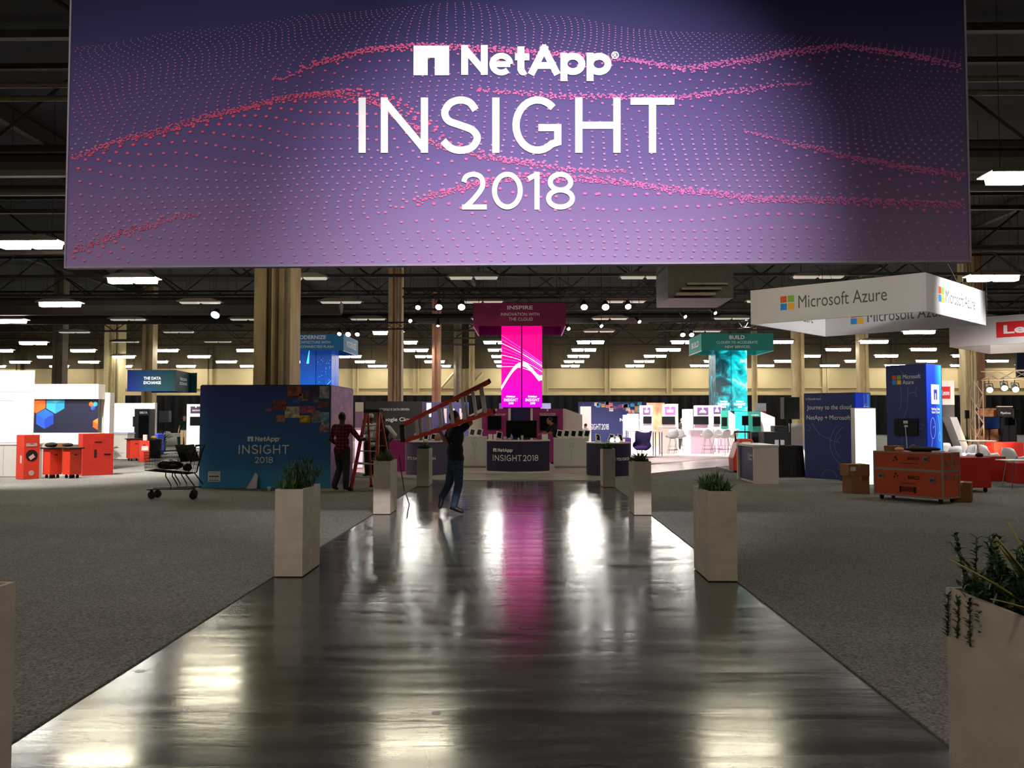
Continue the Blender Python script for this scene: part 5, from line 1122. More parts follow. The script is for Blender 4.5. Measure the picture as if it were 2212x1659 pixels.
def shell_surface(w, back_h, seat_d, n=9, k=10):
    """side profile swept across: front lip, seat, back"""
    prof = [(-seat_d * .55, .02), (-seat_d * .5, .035), (-seat_d * .3, .0), (0, -.025), (seat_d * .25, -.01), (seat_d * .38, .06), (seat_d * .43, .18), (seat_d * .47, back_h * .7), (seat_d * .52, back_h)]
    vs = []; fs = []
    for i, (y, z) in enumerate(prof):
        ww = w * (1 - .10 * (i / 8) ** 2 - (.16 if i == 8 else 0) - (.05 if i == 0 else 0))
        for j in range(k + 1):
            u = j / k * 2 - 1; vs.append((ww / 2 * u, y - (.22 * u * u * seat_d if i > 4 else 0), z + ((.15 * abs(u) ** 3 if 1 < i < 5 else .05 * abs(u) ** 3 if i == 5 else -.05 * abs(u) ** 4 if i > 6 else 0) if i else .01 * abs(u))))
    for i in range(len(prof) - 1):
        for j in range(k): a = i * (k + 1) + j; fs.append((a, a + 1, a + k + 2, a + k + 1))
    return vs, fs
def solid(o, th): m = o.modifiers.new('thick', 'SOLIDIFY'); m.thickness = th; m.offset = 0; return o
def shell_chair(label, x, y, rz, seat=.44, group=None, name='shell_chair', cat='chair', floor=.011):
    t = thing(name, label, cat, (x, y, floor), rz, group); vs, fs = shell_surface(.50, .38, .46)
    solid(pyd('seat_shell', [(a, b, c + seat) for a, b, c in vs], fs, SHELL, t, True), .012)
    for sx in (-1, 1):
        for sy in (-1, 1): MB().tube([(sx * .09, sy * .08, seat - .02), (sx * .22, sy * .21, 0)], .008, 6).build('leg', CHROME, t)
    MB().tube([(-.14, -.13, seat * .55), (.14, .13, seat * .55)], .005, 5).tube([(.14, -.13, seat * .55), (-.14, .13, seat * .55)], .005, 5).build('brace', CHROME, t)
    if seat > .6: MB().tube([(-.19, -.18, .25), (.19, -.18, .25), (.19, .18, .25), (-.19, .18, .25), (-.19, -.18, .25)], .008, 6).build('foot_ring', CHROME, t)
    return t
for k, (px, d) in enumerate(((1528, 35.4), (1549, 35.8), (1566, 35.2), (1584, 35.6))): shell_chair('%s white bar stool along the pink counter' % ORD[k], at(px, 950, d).x, d, PI + .3 * k, .74, 'bar stools at the pink counter', 'bar_stool', 'stool', .027)
for k, (px, d) in enumerate(((1453, 34.6), (1468, 35.2))): shell_chair('%s white bar stool before the white counter' % ('nearer', 'further')[k], at(px, 950, d).x, d, PI - .4 * k, .74, 'bar stools at the white counter', 'bar_stool', 'stool', .027)
# purple egg chair
ec = thing('egg_chair', 'deep purple wing back egg chair on the pale booth floor', 'chair', (at(1388, 950, 33).x, 33.2, .027), -.55)
vs = []; fs = []; nu, nv = 24, 10
for i in range(nv + 1):
    v = i / nv
    for j in range(nu + 1):
        a = math.radians(-122 + 244 * j / nu); wing = abs(a) / math.radians(122)
        k_ = min(1, max(0, (wing - .46) / .26)); k_ = k_ * k_ * (3 - 2 * k_); zt_ = (1.0 + .08 * min(1, wing / .46) ** 2) * (1 - k_) + .60 * k_; z = .30 + (zt_ - .30) * v
        r = .17 + .17 * min(1, (z - .30) / .16) ** .6 - .05 * math.sin(PI * min(1, max(0, (z - .5) / .4))) * (wing > .3) + .03 * max(0, z - .8) / .28
        vs.append((r * 1.08 * math.sin(a), r * math.cos(a) * .95, z))
for i in range(nv):
    for j in range(nu): a = i * (nu + 1) + j; fs.append((a, a + 1, a + nu + 2, a + nu + 1))
solid(pyd('shell', vs, fs, mat('purple_upholstery', (34, 18, 66), .8, var=.15), ec, True), .035)
MB().ball((0, -.06, .40), (.30, .30, .075), 18).build('seat_cushion', mat('purple_cushion', (56, 28, 104), .8, var=.15), ec, True)
MB().tube([(0, 0, .05), (0, 0, .36)], .022, 10).build('pedestal', CHROME, ec)
for k in range(4): MB().tube([(0, 0, .06), (.30 * math.cos(k * PI / 2 + .4), .30 * math.sin(k * PI / 2 + .4), .012)], [.016, .01], 6).build('foot', CHROME, ec)
# teal pods
TEAP = mat('pod_teal', (30, 122, 104), .55, var=.1)
panel('booth_divider', 'teal booth panel below the teal screens beside the stools', 1558, 1577, 887, 37.6, TEAP); panel('booth_divider', 'white slanted divider between the teal booth panels', 1575, 1588, 887, 37.0, PODW, poly=[(0, 0), (1, 0), (1, .90), (0, 1)])
panel('booth_divider', 'bright teal middle panel under the teal screens', 1588, 1616, 889, 38.6, mat('pod_teal_bright', (20, 150, 140), .55)); t, W, H = panel('booth_divider', 'green teal panel with a wall screen past the teal screens', 1618, 1644, 889, 37.0, TEAP); small_sign(t, W, H, .2, .8, .90, .93, 'AUTOMATE', .02)
panel('booth_divider', 'white slope topped side panel at the end of the teal pods', 1644, 1674, 890, 37.2, PODW, poly=[(0, 0), (1, 0), (1, .87), (.05, 1), (0, 1)])
monitor('wall screen on the green teal panel', 1626, 1643, 900, 921, 36.9); monitor('dark screen among the teal pods', 1603, 1617, 898, 919, 36.2, pole=True); monitor('dark screen beside the stools on the teal panel', 1559, 1571, 901, 921, 37.5)
t, W, H = panel('booth_sign', 'pale grey and red hanging sheet sign behind the teal pods', 1632, 1655, 871, 48, mat('pale_grey_sign', (186, 190, 198), .6), .05, pyb=893); box('red_band', (0, -.006, 0), (W, -.001, H * .22), mat('sign_red', (170, 26, 44), .6), t); MB().tube([(W / 2, .08, H), (W / 2, .08, -at(1643, 893, 48).z + .03)], .03).build('post', STEEL, t)
# ================================================================== CLOUD BOOTH (turned 45 degrees) AND ITS HANGING SIGN
SQ = [mat('logo_red', (222, 82, 42), .6, var=.02), mat('logo_green', (120, 178, 40), .6, var=.02), mat('logo_blue', (30, 136, 214), .6, var=.02), mat('logo_yellow', (236, 176, 30), .6, var=.02)]
GREYI = mat('grey_ink', (84, 82, 82), .6, var=.03)
def four_squares(t, fn, u0, v0, s):
    g = s * .07; h = (s - g) / 2
    for m, (a, b) in zip(SQ, ((0, h + g), (h + g, h + g), (0, 0), (h + g, 0))): pyd('logo_square', [fn(u0 + a, v0 + b), fn(u0 + a + h, v0 + b), fn(u0 + a + h, v0 + b + h), fn(u0 + a, v0 + b + h)], [(0, 1, 2, 3)], m, t)
FAB = mat('white_fabric', (206, 202, 204), .75, var=.03, scale=1)
def face_fn(a, b, z0, off):
    a, b = Vector(a), Vector(b); d = (b - a); L = d.length; d.normalize(); n = Vector((d.y, -d.x)); return (lambda u, v: (a.x + d.x * u + n.x * off, a.y + d.y * u + n.y * off, z0 + v)), L
def square_sign(label, C, z0, H, face):
    org = Vector((C[0][0], C[0][1], z0)); t = thing('hanging_sign', label, 'hanging sign', org); L2 = [(c[0] - org.x, c[1] - org.y) for c in C]
    for i in range(4):
        f0, L = face_fn(L2[i], L2[(i + 1) % 4], 0, 0); f1, _ = face_fn(L2[i], L2[(i + 1) % 4], 0, -.06)
        e = .061
        vs = [f0(0, 0), f0(L - e, 0), f0(L - e, H), f0(0, H), f1(0, 0), f1(L - e, 0), f1(L - e, H), f1(0, H)]
        MB().add(vs, [(0, 1, 2, 3), (7, 6, 5, 4), (0, 4, 5, 1), (1, 5, 6, 2), (2, 6, 7, 3), (3, 7, 4, 0)]).build('fabric_panel', FAB, t)
        fo, _ = face_fn(L2[i], L2[(i + 1) % 4], 0, .004); face(t, fo, L, H)
        g0, _ = face_fn(L2[(i + 1) % 4], L2[i], 0, .066); face(t, g0, L, H)
        m = f0(L / 2, H); MB().tube([m, (m[0] * .7, m[1] * .7 + 1, HZ - z0 - .5)], .008, 4).tube([f0(.1, H), (f0(.1, H)[0], f0(.1, H)[1], HZ - z0 - .5)], .008, 4).build('hanging_cable', STEEL, t)
    return t
def azure_face(t, fn, L, H):
    four_squares(t, fn, L * .19, H * .34, H * .40); text('lettering', 'Microsoft Azure', fn, (L * .30, L * .80, H * .36, H * .72), GREYI, t, .0)
C = [at(1622, 701, 24.2), at(2001, 672, 21.2), at(2130, 703, 24.5), at(1781, 727, 27.9)]; zz = sum(c.z for c in C) / 4
square_sign('square white hanging sign with four coloured squares and grey lettering', [(c.x, c.y) for c in C], zz, 1.0, azure_face)
LRED = mat('sign_bright_red', (214, 30, 36), .6, var=.03)
def red_face(t, fn, L, H):
    pyd('red_plate', [fn(L * .27, H * .24), fn(L * .73, H * .24), fn(L * .73, H * .78), fn(L * .27, H * .78)], [(0, 1, 2, 3)], LRED, t)
    a = fn(0, 0); b = fn(1, 0); n = Vector((b[1] - a[1], -(b[0] - a[0]), 0)).normalized() * .004
    text('lettering', 'Lenovo', lambda u, v: Vector(fn(u, v)) + n, (L * .31, L * .69, H * .36, H * .66), WHITE_INK, t, .03)
square_sign('white hanging sign with a red lettered plate at the photo edge', [(14.13, 27.6), (17.9, 24.1), (21.0, 27.4), (17.1, 30.6)], at(2046, 750, 27.6).z, .92, red_face)
# --- blue walls
def line_art(t, fn, strokes, m, w=.012):
    q = []
    for p in strokes: quads_obj('line_graphic', strip(p, w, False), fn, m, t)
    pass
LINE = mat('pale_line_ink', (128, 136, 190), .6, var=.02); LINEW = mat('white_line_ink', (210, 224, 250), .6, var=.02)
def turned_box(name, label, c, l, r, H, mf, ms, z=.011):
    """corner towards the camera at c, other ends of the two visible faces at l and r"""
    c, l, r = Vector(c), Vector(l), Vector(r); b = l + r - c; t = thing(name, label, 'display wall' if name == 'blue_wall' else 'display tower', (c.x, c.y, z)); o = c
    def pan(nm, p, q, m, th=.05):
        f0, L = face_fn(p - o, q - o, 0, 0); f1, _ = face_fn(p - o, q - o, 0, -th); vs = [f0(0, 0), f0(L - th - .001, 0), f0(L - th - .001, H), f0(0, H), f1(0, 0), f1(L - th - .001, 0), f1(L - th - .001, H), f1(0, H)]
        MB().add(vs, [(0, 1, 2, 3), (7, 6, 5, 4), (0, 4, 5, 1), (1, 5, 6, 2), (2, 6, 7, 3), (3, 7, 4, 0)]).build(nm, m, t); return face_fn(p - o, q - o, 0, .004)[0], L
    f, L = pan('front_panel', l, c, mf); g, L2 = pan('side_panel', c, r, ms); pan('back_panel', r, b, mf); pan('side_panel', b, l, ms)
    q = [l - o, c - o, r - o, b - o]; MB().slab([(p.x, p.y) for p in q], H, H + .02).build('top_cap', mf, t)
    return t, f, L, g, L2
NAVYW = mat('cloud_navy', (52, 62, 116), .55, var=.08); ROYAL = ramp_mat('royal_print', [(0, (30, 70, 220)), (.45, (36, 60, 196)), (.6, (40, 120, 240)), (.8, (60, 190, 250)), (1, (70, 214, 252))], 'X', -.2, 1.0, .5, noise_amt=.25, nscale=.8)
t, f, L, g, L2 = turned_box('blue_wall', 'navy display wall with white journey lettering and thin circle lines', (8.35, 20.97), (7.40, 22.0), (8.96, 21.53), at(1843, 849, 20.97).z - .011, NAVYW, ROYAL)
H = at(1843, 849, 20.97).z - .011
text('lettering', 'Journey to the cloud', f, (L * .06, L * .92, H * .80, H * .87), WHITE_INK, t, 0); text('lettering', 'NetApp + Microsoft', f, (L * .05, L * .90, H * .68, H * .75), WHITE_INK, t, 0); text('lettering', 'Microsoft Azure', f, (L * .08, L * .34, H * .93, H * .955), WHITE_INK, t, 0); four_squares(t, f, L * .03, H * .93, H * .022)
line_art(t, f, [arc(L * .95, H * .42, .62, .62, 130, 235), arc(L * .95, H * .42, .50, .50, 120, 225), arc(L * .70, H * .155, .07, .07, 0, 360), arc(L * .48, H * .03, .20, .20, 0, 180), arc(L * .06, H * .60, .08, .08, -100, 100), [(L * .15, H * .66), (L * .3, H * .53), (L * .56, H * .45), (L * .70, H * .44)], [(L * .62, H * .44), (L * .72, H * .52)], [(L * .1, H * .9), (L * .12, H * .98)], [(L * .3, H * .92), (L * .36, H * .99)]], LINE, .010)
line_art(t, g, [arc(L2 * .9, H * .55, .5, .8, 110, 200), [(L2 * .55, H * .74), (L2 * .55, H * .99)], [(L2 * .8, H * .74), (L2 * .8, H * .99)], [(L2 * .5, H * .85), (L2 * .86, H * .85)]], LINEW, .014)
HT = at(1995, 787, 23.5).z - .011
t, f, L, g, L2 = turned_box('display_tower', 'tall navy display tower with a bright blue side and a screen back', (11.36, 23.5), (10.64, 24.45), (12.06, 24.03), HT, NAVYW, ROYAL)
four_squares(t, f, L * .16, HT * .825, HT * .085); text('lettering', 'Microsoft\nAzure', f, (L * .42, L * .86, HT * .825, HT * .915), WHITE_INK, t, 0, 'LEFT')
line_art(t, f, [arc(L * .75, HT * .32, .44, .44, 60, 190), arc(L * .8, HT * .3, .36, .36, 70, 180), [(L * .55, HT * .80), (L * .52, HT * .6), (L * .42, HT * .5)], [(L * .55, HT * .74), (L * .73, HT * .75), (L * .76, HT * .8)], [(L * .73, HT * .75), (L * .76, HT * .70)], arc(L * .3, HT * .72, .10, .4, -90, 60), [(L * .3, HT * .98), (L * .45, HT * .92)]], LINE, .010)
line_art(t, f, [[(L * .62, HT * .17), (L * .80, HT * .16), (L * .93, HT * .25)], [(L * .93, HT * .2), (L * 1.0, HT * .08)], arc(L * 1.0, HT * .02, .12, .16, 90, 180), [(L * .43, HT * .17), (L * .43, HT * .02)]], LINEW, .014)
pyd('white_badge', [g(L2 * .28, HT * .64), g(L2 * .80, HT * .64), g(L2 * .80, HT * .82), g(L2 * .28, HT * .82)], [(0, 1, 2, 3)], WHITE_INK, t)
for a in ((.45, .68, .52, .755), (.58, .68, .65, .755), (.45, .74, .65, .775)): pyd('badge_mark', [Vector(g(L2 * x, HT * y)) + Vector((.002, -.003, 0)) for x, y in ((a[0], a[1]), (a[2], a[1]), (a[2], a[3]), (a[0], a[3]))], [(0, 1, 2, 3)], mat('badge_blue', (40, 60, 170), .6), t)
text('lettering', 'NetApp Data\nFabric Cloud', g, (L2 * .28, L2 * .82, HT * .555, HT * .61), WHITE_INK, t, .03)
line_art(t, g, [arc(L2 * .35, HT * .42, .14, .30, 0, 360), [(L2 * .35, HT * .42), (L2 * .45, HT * .44)], [(L2 * .7, HT * .54), (L2 * .78, HT * .44), (L2 * .78, HT * .38)], arc(L2 * .78, HT * .34, .06, .12, 0, 360), [(L2 * .3, HT * .32), (L2 * .2, HT * .2)]], LINEW, .014)
# screen back hanging on the tower
fr = thing('monitor', 'black monitor turned around on the navy tower showing its back and labels', 'monitor', (11.36, 23.5, .011))
def slabf(nm, fn2, u0, u1, v0, v1, o0, m, parent):
    f0, _ = face_fn((10.64 - 11.36, 24.45 - 23.5), (0, 0), 0, o0[0]); f1, _ = face_fn((10.64 - 11.36, 24.45 - 23.5), (0, 0), 0, o0[1])
    vs = [f1(u0, v0), f1(u1, v0), f1(u1, v1), f1(u0, v1), f0(u0, v0), f0(u1, v0), f0(u1, v1), f0(u0, v1)]
    return MB().add(vs, [(0, 1, 2, 3), (7, 6, 5, 4), (0, 4, 5, 1), (1, 5, 6, 2), (2, 6, 7, 3), (3, 7, 4, 0)]).build(nm, m, parent)
slabf('housing', f, L * .22, L * .79, HT * .358, HT * .508, (.006, .07), BEZ, fr); slabf('label', f, L * .45, L * .56, HT * .462, HT * .488, (.071, .074), mat('white_paper', (206, 206, 204)), fr); slabf('label', f, L * .47, L * .56, HT * .43, HT * .448, (.071, .074), mat('white_paper', (206, 206, 204)), fr)
MB().tube([Vector(f(L * .5, HT * .43)) + Vector((-.06, -.05, 0)), Vector(f(L * .52, HT * .30)) + Vector((-.06, -.06, 0)), Vector(f(L * .54, HT * .02)) + Vector((-.03, -.03, 0))], .012, 6).build('cable', mat('white_cable', (190, 200, 220), .5), fr)
lb_ = thing('light_box', 'bright white upright light box in front of the navy wall edge', 'light box', (at(1846, 940, 19.9).x, 19.9, .011)); w_ = at(1893, 940, 19.9).x - lb_.location.x; h_ = at(1870, 881, 19.9).z - .011
box('frame', (0, .0, 0), (w_, .22, h_), TOPW, lb_, .01); box('lit_face', (.015, -.006, .02), (w_ - .015, -.0005, h_ - .02), glow('light_box_face', (255, 252, 246), 1.3), lb_)
# --- white counter with inset print
wc = thing('white_counter', 'white counter with an inset dark blue side print before the black draped table', 'counter', (5.56, 20.2, .011))
hc = at(1640, 961, 20.2).z - .011
s = MB(); s.box((0, 0, 0), (.60, .08, hc - .06)); s.box((.0, 1.52, 0), (.60, 1.6, hc - .06)); s.box((.55, .081, 0), (.60, 1.519, hc - .06)); s.box((.06, .081, 0), (.54, 1.519, .05)); s.build('body', PODW, wc)
box('counter_top', (-.01, -.01, hc - .06), (.61, 1.61, hc), TOPW, wc, .008); box('inset_print', (.06, .081, .051), (.08, 1.519, hc - .061), mat('inset_blue', (66, 66, 118), .5, var=.2, scale=3), wc)
text('lettering', 'Cloud\nData', lambda u, v: (.055, 1.52 - u, v), (.75, 1.2, .55, .72), WHITE_INK, wc, .02)
tag(struct(box('floor_booth_slab', (6.2, 21.3, 0), (9.6, 27, .035), mat('pale_slab', (150, 148, 144), .6))), None)
# --- black draped table and road cases
tb = thing('draped_table', 'table draped in black cloth beside the navy journey wall', 'table', (at(1676, 1000, 22.2).x, 22.2, .036)); tw = at(1735, 1000, 22.2).x - tb.location.x; th_ = at(1700, 963, 22.2).z - .036
vs = []; fs = []; n = 64
per = [(0, 0), (tw, 0), (tw, .75), (0, .75)]
ring = []
for i in range(4):
    a, b = Vector(per[i]), Vector(per[(i + 1) % 4]); m_ = 20
    for k in range(m_): ring.append(a + (b - a) * k / m_)
for i, p in enumerate(ring):
    c = Vector((tw / 2, .375)); d = (p - c).normalized(); wv = .035 * math.sin(i * 1.9) + .02 * math.sin(i * .7); q = p + d * (.03 + wv); vs += [(q.x, q.y, 0), (p.x, p.y, th_ - .02), (p.x, p.y, th_)]
N_ = len(ring)
for i in range(N_):
    j = (i + 1) % N_; fs += [(3 * i, 3 * j, 3 * j + 1, 3 * i + 1), (3 * i + 1, 3 * j + 1, 3 * j + 2, 3 * i + 2)]
fs.append(tuple(3 * i + 2 for i in range(N_))); pyd('cloth', vs, fs, mat('black_tablecloth', (14, 14, 15), .6, var=.3), tb, True)
CASE = mat('black_case', (34, 33, 34), .5, var=.2); CASEE = mat('case_edge', (70, 70, 72), .35, .5)
def road_case(label, px0, px1, py0, py1, d, z, dp=.5, papers=0, m=CASE):
    x0, x1, z0, z1 = rect(px0, px1, py0, py1, d); t = thing('road_case', label, 'case', (x0, d, z)); W, H = x1 - x0, (z1 - z if z is not None else z1 - z0)
    box('body', (0, 0, 0), (W, dp, H), m, t, .01)
    for a, b in (((-.004, -.006, 0), (.03, .0, H)), ((W - .03, -.006, 0), (W + .004, 0, H)), ((-.004, -.006, H * .62), (W + .004, -.001, H * .66))): box('edge_strip', a, b, CASEE, t)
    for k in range(papers): box('paper_label', (W * (.42 + .22 * k), -.009, H * .3), (W * (.42 + .22 * k) + W * .15, -.0065, H * .8), mat('white_paper', (206, 206, 204)), t)
    return t
road_case('wide black road case with two paper labels on the black draped table', 1652, 1707, 936, 964, 22.3, at(1700, 963, 22.2).z, .5, 2) if False else None
z_t = tb.location.z + th_
road_case('wide black road case with two paper labels above the white counter', 1650, 1706, 933, 990, 24.4, .036, .6, 2); road_case('lower dark road case with a handle slot beside the orange floor machine', 1624, 1651, 933, 990, 25.2, .028, .5)
road_case('slanted black case lid on top of the wide road case', 1673, 1704, 920, 932, 24.5, at(1680, 932.5, 24.4).z, .4)
sp = thing('speaker', 'tall black loudspeaker on a stand beside the navy journey wall', 'speaker', (at(1712, 950, 25.9).x, 25.9, .036))
sx0, sx1, sz0, sz1 = rect(1694, 1728, 860, 908, 25.9); sx0 -= sp.location.x; sx1 -= sp.location.x
box('cabinet', (sx0, 0, sz0), (sx1, .4, sz1), mat('speaker_black', (20, 20, 21), .6), sp, .02); box('grille', (sx0 + .04, -.008, sz0 + .04), (sx1 - .04, -.001, sz1 - .04), mat('speaker_grille', (12, 14, 14), .4, .3, scale=60, bump=.5), sp)
MB().tube([(0, .2, 0.02), (0, .2, sz0)], .025, 8).build('pole', RUBBER, sp)
for k in range(3): a = k * 2.094 + .5; MB().tube([(0, .2, .6), (.45 * math.cos(a), .2 + .45 * math.sin(a), .01)], .014, 6).build('leg', RUBBER, sp)
panel('white_pillar', 'pale panel with wood grain foot beside the navy journey wall', 1710, 1734, 915, 27, PODW, .3, .036, cat='panel')
# orange floor machine
om = thing('floor_machine', 'orange floor cleaning machine with a black handle behind the white counter', 'floor machine', (at(1612, 950, 24.2).x, 24.2, .02)); ORG = mat('machine_orange', (206, 62, 26), .4, var=.08)
MB().prism([(-.36, .05), (.36, .05), (.38, .42), (.24, .86), (.16, .98), (-.16, .98), (-.24, .86), (-.38, .42)], 0, .6).build('body', ORG, om, bevel=.02); box('label', (-.12, -.012, .8), (.12, -.001, .9), PODW, om)
MB().prism([(-.2, .42), (.2, .42), (.16, .58), (-.16, .58)], -.03, -.001).build('vent', RUBBER, om); MB().tube([(-.2, .4, .9), (-.22, .45, 1.18), (.22, .45, 1.18), (.2, .4, .9)], .03, 8).build('handle', RUBBER, om, True); lump('crumpled_rag', None, (0, 0, 0), (.12, .06, .06), mat('white_paper', (206, 206, 204)), 6, parent=om).location = (.05, -.05, .5)
for x in (-.28, .28): MB().tube([(x, .1, .07), (x, .2, .07)], .07, 12).build('wheel', RUBBER, om)
tag(MB().prism([(0, .0), (.12, .0), (.20, .66), (0, .68)], 0, .3).build('orange_hopper', ORG), 'slim red orange hopper standing behind the corner of the white counter', 'hopper').location = (6.20, 21.95, .036)

# ================================================================== ORANGE CASES, CARTONS, RED CRATE, SHELL CHAIRS
OCASE = mat('orange_case', (206, 84, 52), .5, var=.1, scale=2); ALUC = mat('case_aluminium', (170, 160, 148), .4, .6, var=.1); LATCH = mat('latch_steel', (170, 172, 168), .3, .8)
c, l, r = Vector((7.76, 15.5)), Vector((6.95, 16.6)), Vector((8.26, 15.87)); ax = (c - l); CW = ax.length; CD = (r - c).length
oc = thing('flight_case', 'big orange wheeled flight case with aluminium edges in front of the navy tower', 'flight case', (l.x, l.y, .011), math.atan2(ax.y, ax.x))
z0, zl, z1 = .09, .60, .955
box('body', (0, 0, z0), (CW, CD, zl), OCASE, oc); box('case_lid', (0, 0, zl + .001), (CW, CD, z1), OCASE, oc)
e = .022
for z in (z0, zl - .012, z1 - .03):
    h = .045 if z == zl - .012 else .032
    MB().box((-.006, -.006, z), (CW + .006, .0, z + h)).box((CW, -.006, z), (CW + .006, CD + .006, z + h)).box((-.006, 0, z), (0, CD + .006, z + h)).box((0, CD, z), (CW, CD + .006, z + h)).build('edge_rail', ALUC, oc)
for x, y in ((-.008, -.008), (CW - e, -.008), (CW - e, CD - e), (-.008, CD - e)): box('corner_post', (x, y, z0), (x + e + .008, y + e + .008, z1), ALUC, oc)
box('edge_rail', (CW * 1.0, CD * .5, zl), (CW + .007, CD * .56, z1), ALUC, oc)
for x, z in ((.11, .47), (.85, .44), (.77, .83)): lt = box('latch', (CW * x - .055, -.014, z - .05), (CW * x + .055, -.001, z + .05), LATCH, oc, .004); box('latch_dial', (CW * x - .035, -.02, z - .03), (CW * x + .035, -.0145, z + .02), mat('latch_dark', (70, 80, 76), .4), lt)
for y in (.25, .75):
    for z in (.76, .50): box('side_latch', (CW + .001, CD * y - .05, z - .04), (CW + .016, CD * y + .05, z + .04), LATCH, oc, .004)
STEN = mat('stencil_black', (52, 20, 16), .7)
text('lettering', 'BARSCO', front(-.004), (CW * .51, CW * .68, .80, .86), STEN, oc, .03); text('lettering', 'BARSCO', front(-.004), (CW * .51, CW * .68, .43, .50), STEN, oc, .03); text('lettering', 'RENTAL SERVICE', front(-.004), (CW * .42, CW * .62, .33, .36), STEN, oc); text('lettering', 'EXHIBIT SERVICES', front(-.004), (CW * .40, CW * .66, .72, .74), STEN, oc)
for u, v, r_ in ((.33, .84, .025), (.30, .78, .02), (.35, .80, .018), (.33, .52, .022), (.31, .46, .02), (.36, .48, .016)): MB().tube([(CW * u, -.004, v), (CW * u, -.001, v)], r_, 10).build('stencil_mark', STEN, oc)
for u in (.39, .60): box('handle_bracket', (CW * u, -.02, .17), (CW * u + .025, -.001, .29), BLK, oc)
box('handle_recess', (CW * .41, -.008, .19), (CW * .60, -.001, .285), mat('case_shadow_red', (120, 36, 24), .6), oc)
for x in (.1, CW - .1):
    for y in (.1, CD - .1):
        MB().tube([(x - .02, y, .045), (x + .02, y, .045)], .045, 14).build('wheel', RUBBER, oc); box('caster', (x - .03, y - .03, .05), (x + .03, y + .03, z0), BLK, oc)
ztop = .011 + z1
def on_case(u, v): return Matrix.Rotation(oc.rotation_euler.z, 3, 'Z') @ Vector((CW * u, CD * v, 0)) + Vector((l.x, l.y, ztop))
CARD = mat('cardboard', (140, 100, 62), .85, var=.1, scale=5); TAPE = mat('parcel_tape', (170, 132, 84), .4)
def carton(label, loc, size, rz=0.0, m=CARD, lab=True):
    t = thing('cardboard_box', label, 'box', loc, rz); w, d_, h = size; box('box_body', (-w / 2, -d_ / 2, 0), (w / 2, d_ / 2, h), m, t, .004); box('tape', (-.025, -d_ / 2 - .001, h - .08), (.025, d_ / 2 + .001, h + .001), TAPE, t)
    if lab: box('paper_label', (-w * .4, -d_ / 2 - .003, h * .45), (-w * .15, -d_ / 2 - .001, h * .8), mat('white_paper', (206, 206, 204)), t)
a = fl(1858, 1068); carton('lower cardboard box of the two beside the orange flight case', (a.x, a.y + .22, .011), (.40, .40, .37), .12, lab=False); carton('upper cardboard box with a label beside the orange flight case', (a.x - .02, a.y + .22, .3815), (.46, .42, .25), .05)
a = fl(2085, 1087); carton('cardboard box on the carpet at the corner of the orange flight case', (a.x + .10, a.y + .30, .011), (.34, .44, .37), -.55, lab=False)
carton('open brown carton lying on the orange flight case', on_case(.18, .5), (.30, .22, .10), .4, lab=False)
o = lump('black_jacket', 'crumpled black jacket on top of the orange flight case', on_case(.62, .5) + Vector((0, 0, .045)), (.34, .16, .05), BLACK, 8, 'jacket')
o = lump('paper_heap', 'small crumpled paper heap on the orange flight case', on_case(.30, .3) + Vector((0, 0, .036)), (.09, .07, .04), mat('cream_paper', (214, 190, 150), .8), 4, 'paper'); o = lump('brown_pouch', 'small brown pouch standing on the orange flight case', on_case(.46, .55) + Vector((0, 0, .06)), (.07, .05, .07), mat('brown_leather', (110, 64, 44), .6), 12, 'pouch')
tag(box('white_card', (-.1, -.05, 0), (.1, .05, .025), PODW), 'flat white card lying on the orange flight case', 'card').location = on_case(.85, .4)
# red crate
REDC = mat('red_crate', (178, 32, 24), .7, var=.06)
a, b = at(2060, 1020, 18.0), at(2147, 1020, 17.9); rc = thing('red_crate', 'long red wheeled crate behind the orange flight case', 'crate', (a.x, 18.0, .011)); rw = b.x - a.x; rh = at(2100, 990, 17.9).z
box('body', (0, 0, .10), (rw, .8, rh), REDC, rc, .015)
for x in (.1, rw - .08):
    for y in (.1, .7): MB().tube([(x - .02, y, .05), (x + .02, y, .05)], .05, 12).build('wheel', RUBBER, rc); 
for x in (.1, rw - .08): box('caster_plate', (x - .04, .05, .09), (x + .04, .75, .1), BLK, rc)
lump('dark_bundle', 'small dark bundle on the red crate', (at(2121, 985, 18.2).x, 18.3, rh + .05), (.08, .07, .05), BLACK, 3, 'bundle')
wt = thing('white_table', 'white table with a slim pedestal among the white shell chairs', 'table', (at(2108, 950, 25.4).x, 25.4, .011)); hz_ = at(2108, 951, 25.4).z - .011
box('table_top', (-.42, -.35, hz_ - .03), (.42, .35, hz_), TOPW, wt, .008); MB().tube([(0, 0, .02), (0, 0, hz_ - .03)], .035, 10).build('pedestal', TOPW, wt); MB().lathe([(.26, 0), (.26, .012), (.05, .03)], n=20).build('foot', TOPW, wt, True)
for px, d, rz_c, l in ((2057, 23.6, PI + .2, 'white shell chair with its back turned beside the bright blue tower side'), (2090, 24.6, -1.5, 'white shell chair facing the white table from the tower side'), (2134, 24.6, 1.6, 'white shell chair facing the white table from the truss side'), (2036, 26.5, PI, 'white shell chair half hidden behind the blue tower'), (2186, 22.4, 1.9, 'white shell chair beside the small white table at the photo edge')): shell_chair(l, at(px, 980, d).x, d, rz_c)
ls = thing('leaning_board', 'white board leaning back between the blue tower and the shell chairs', 'board', (at(2072, 964, 26.3).x, 26.3, .011))
p0, p1 = at(2052, 901, 26.3), at(2076, 964, 26.3); q0 = Vector((p0.x - ls.location.x, 0, p0.z - .011)); q1 = Vector((p1.x - ls.location.x, 0, p1.z - .011)); dd = (q1 - q0); q2 = q0 + dd * (q0.z / (q0.z - q1.z))
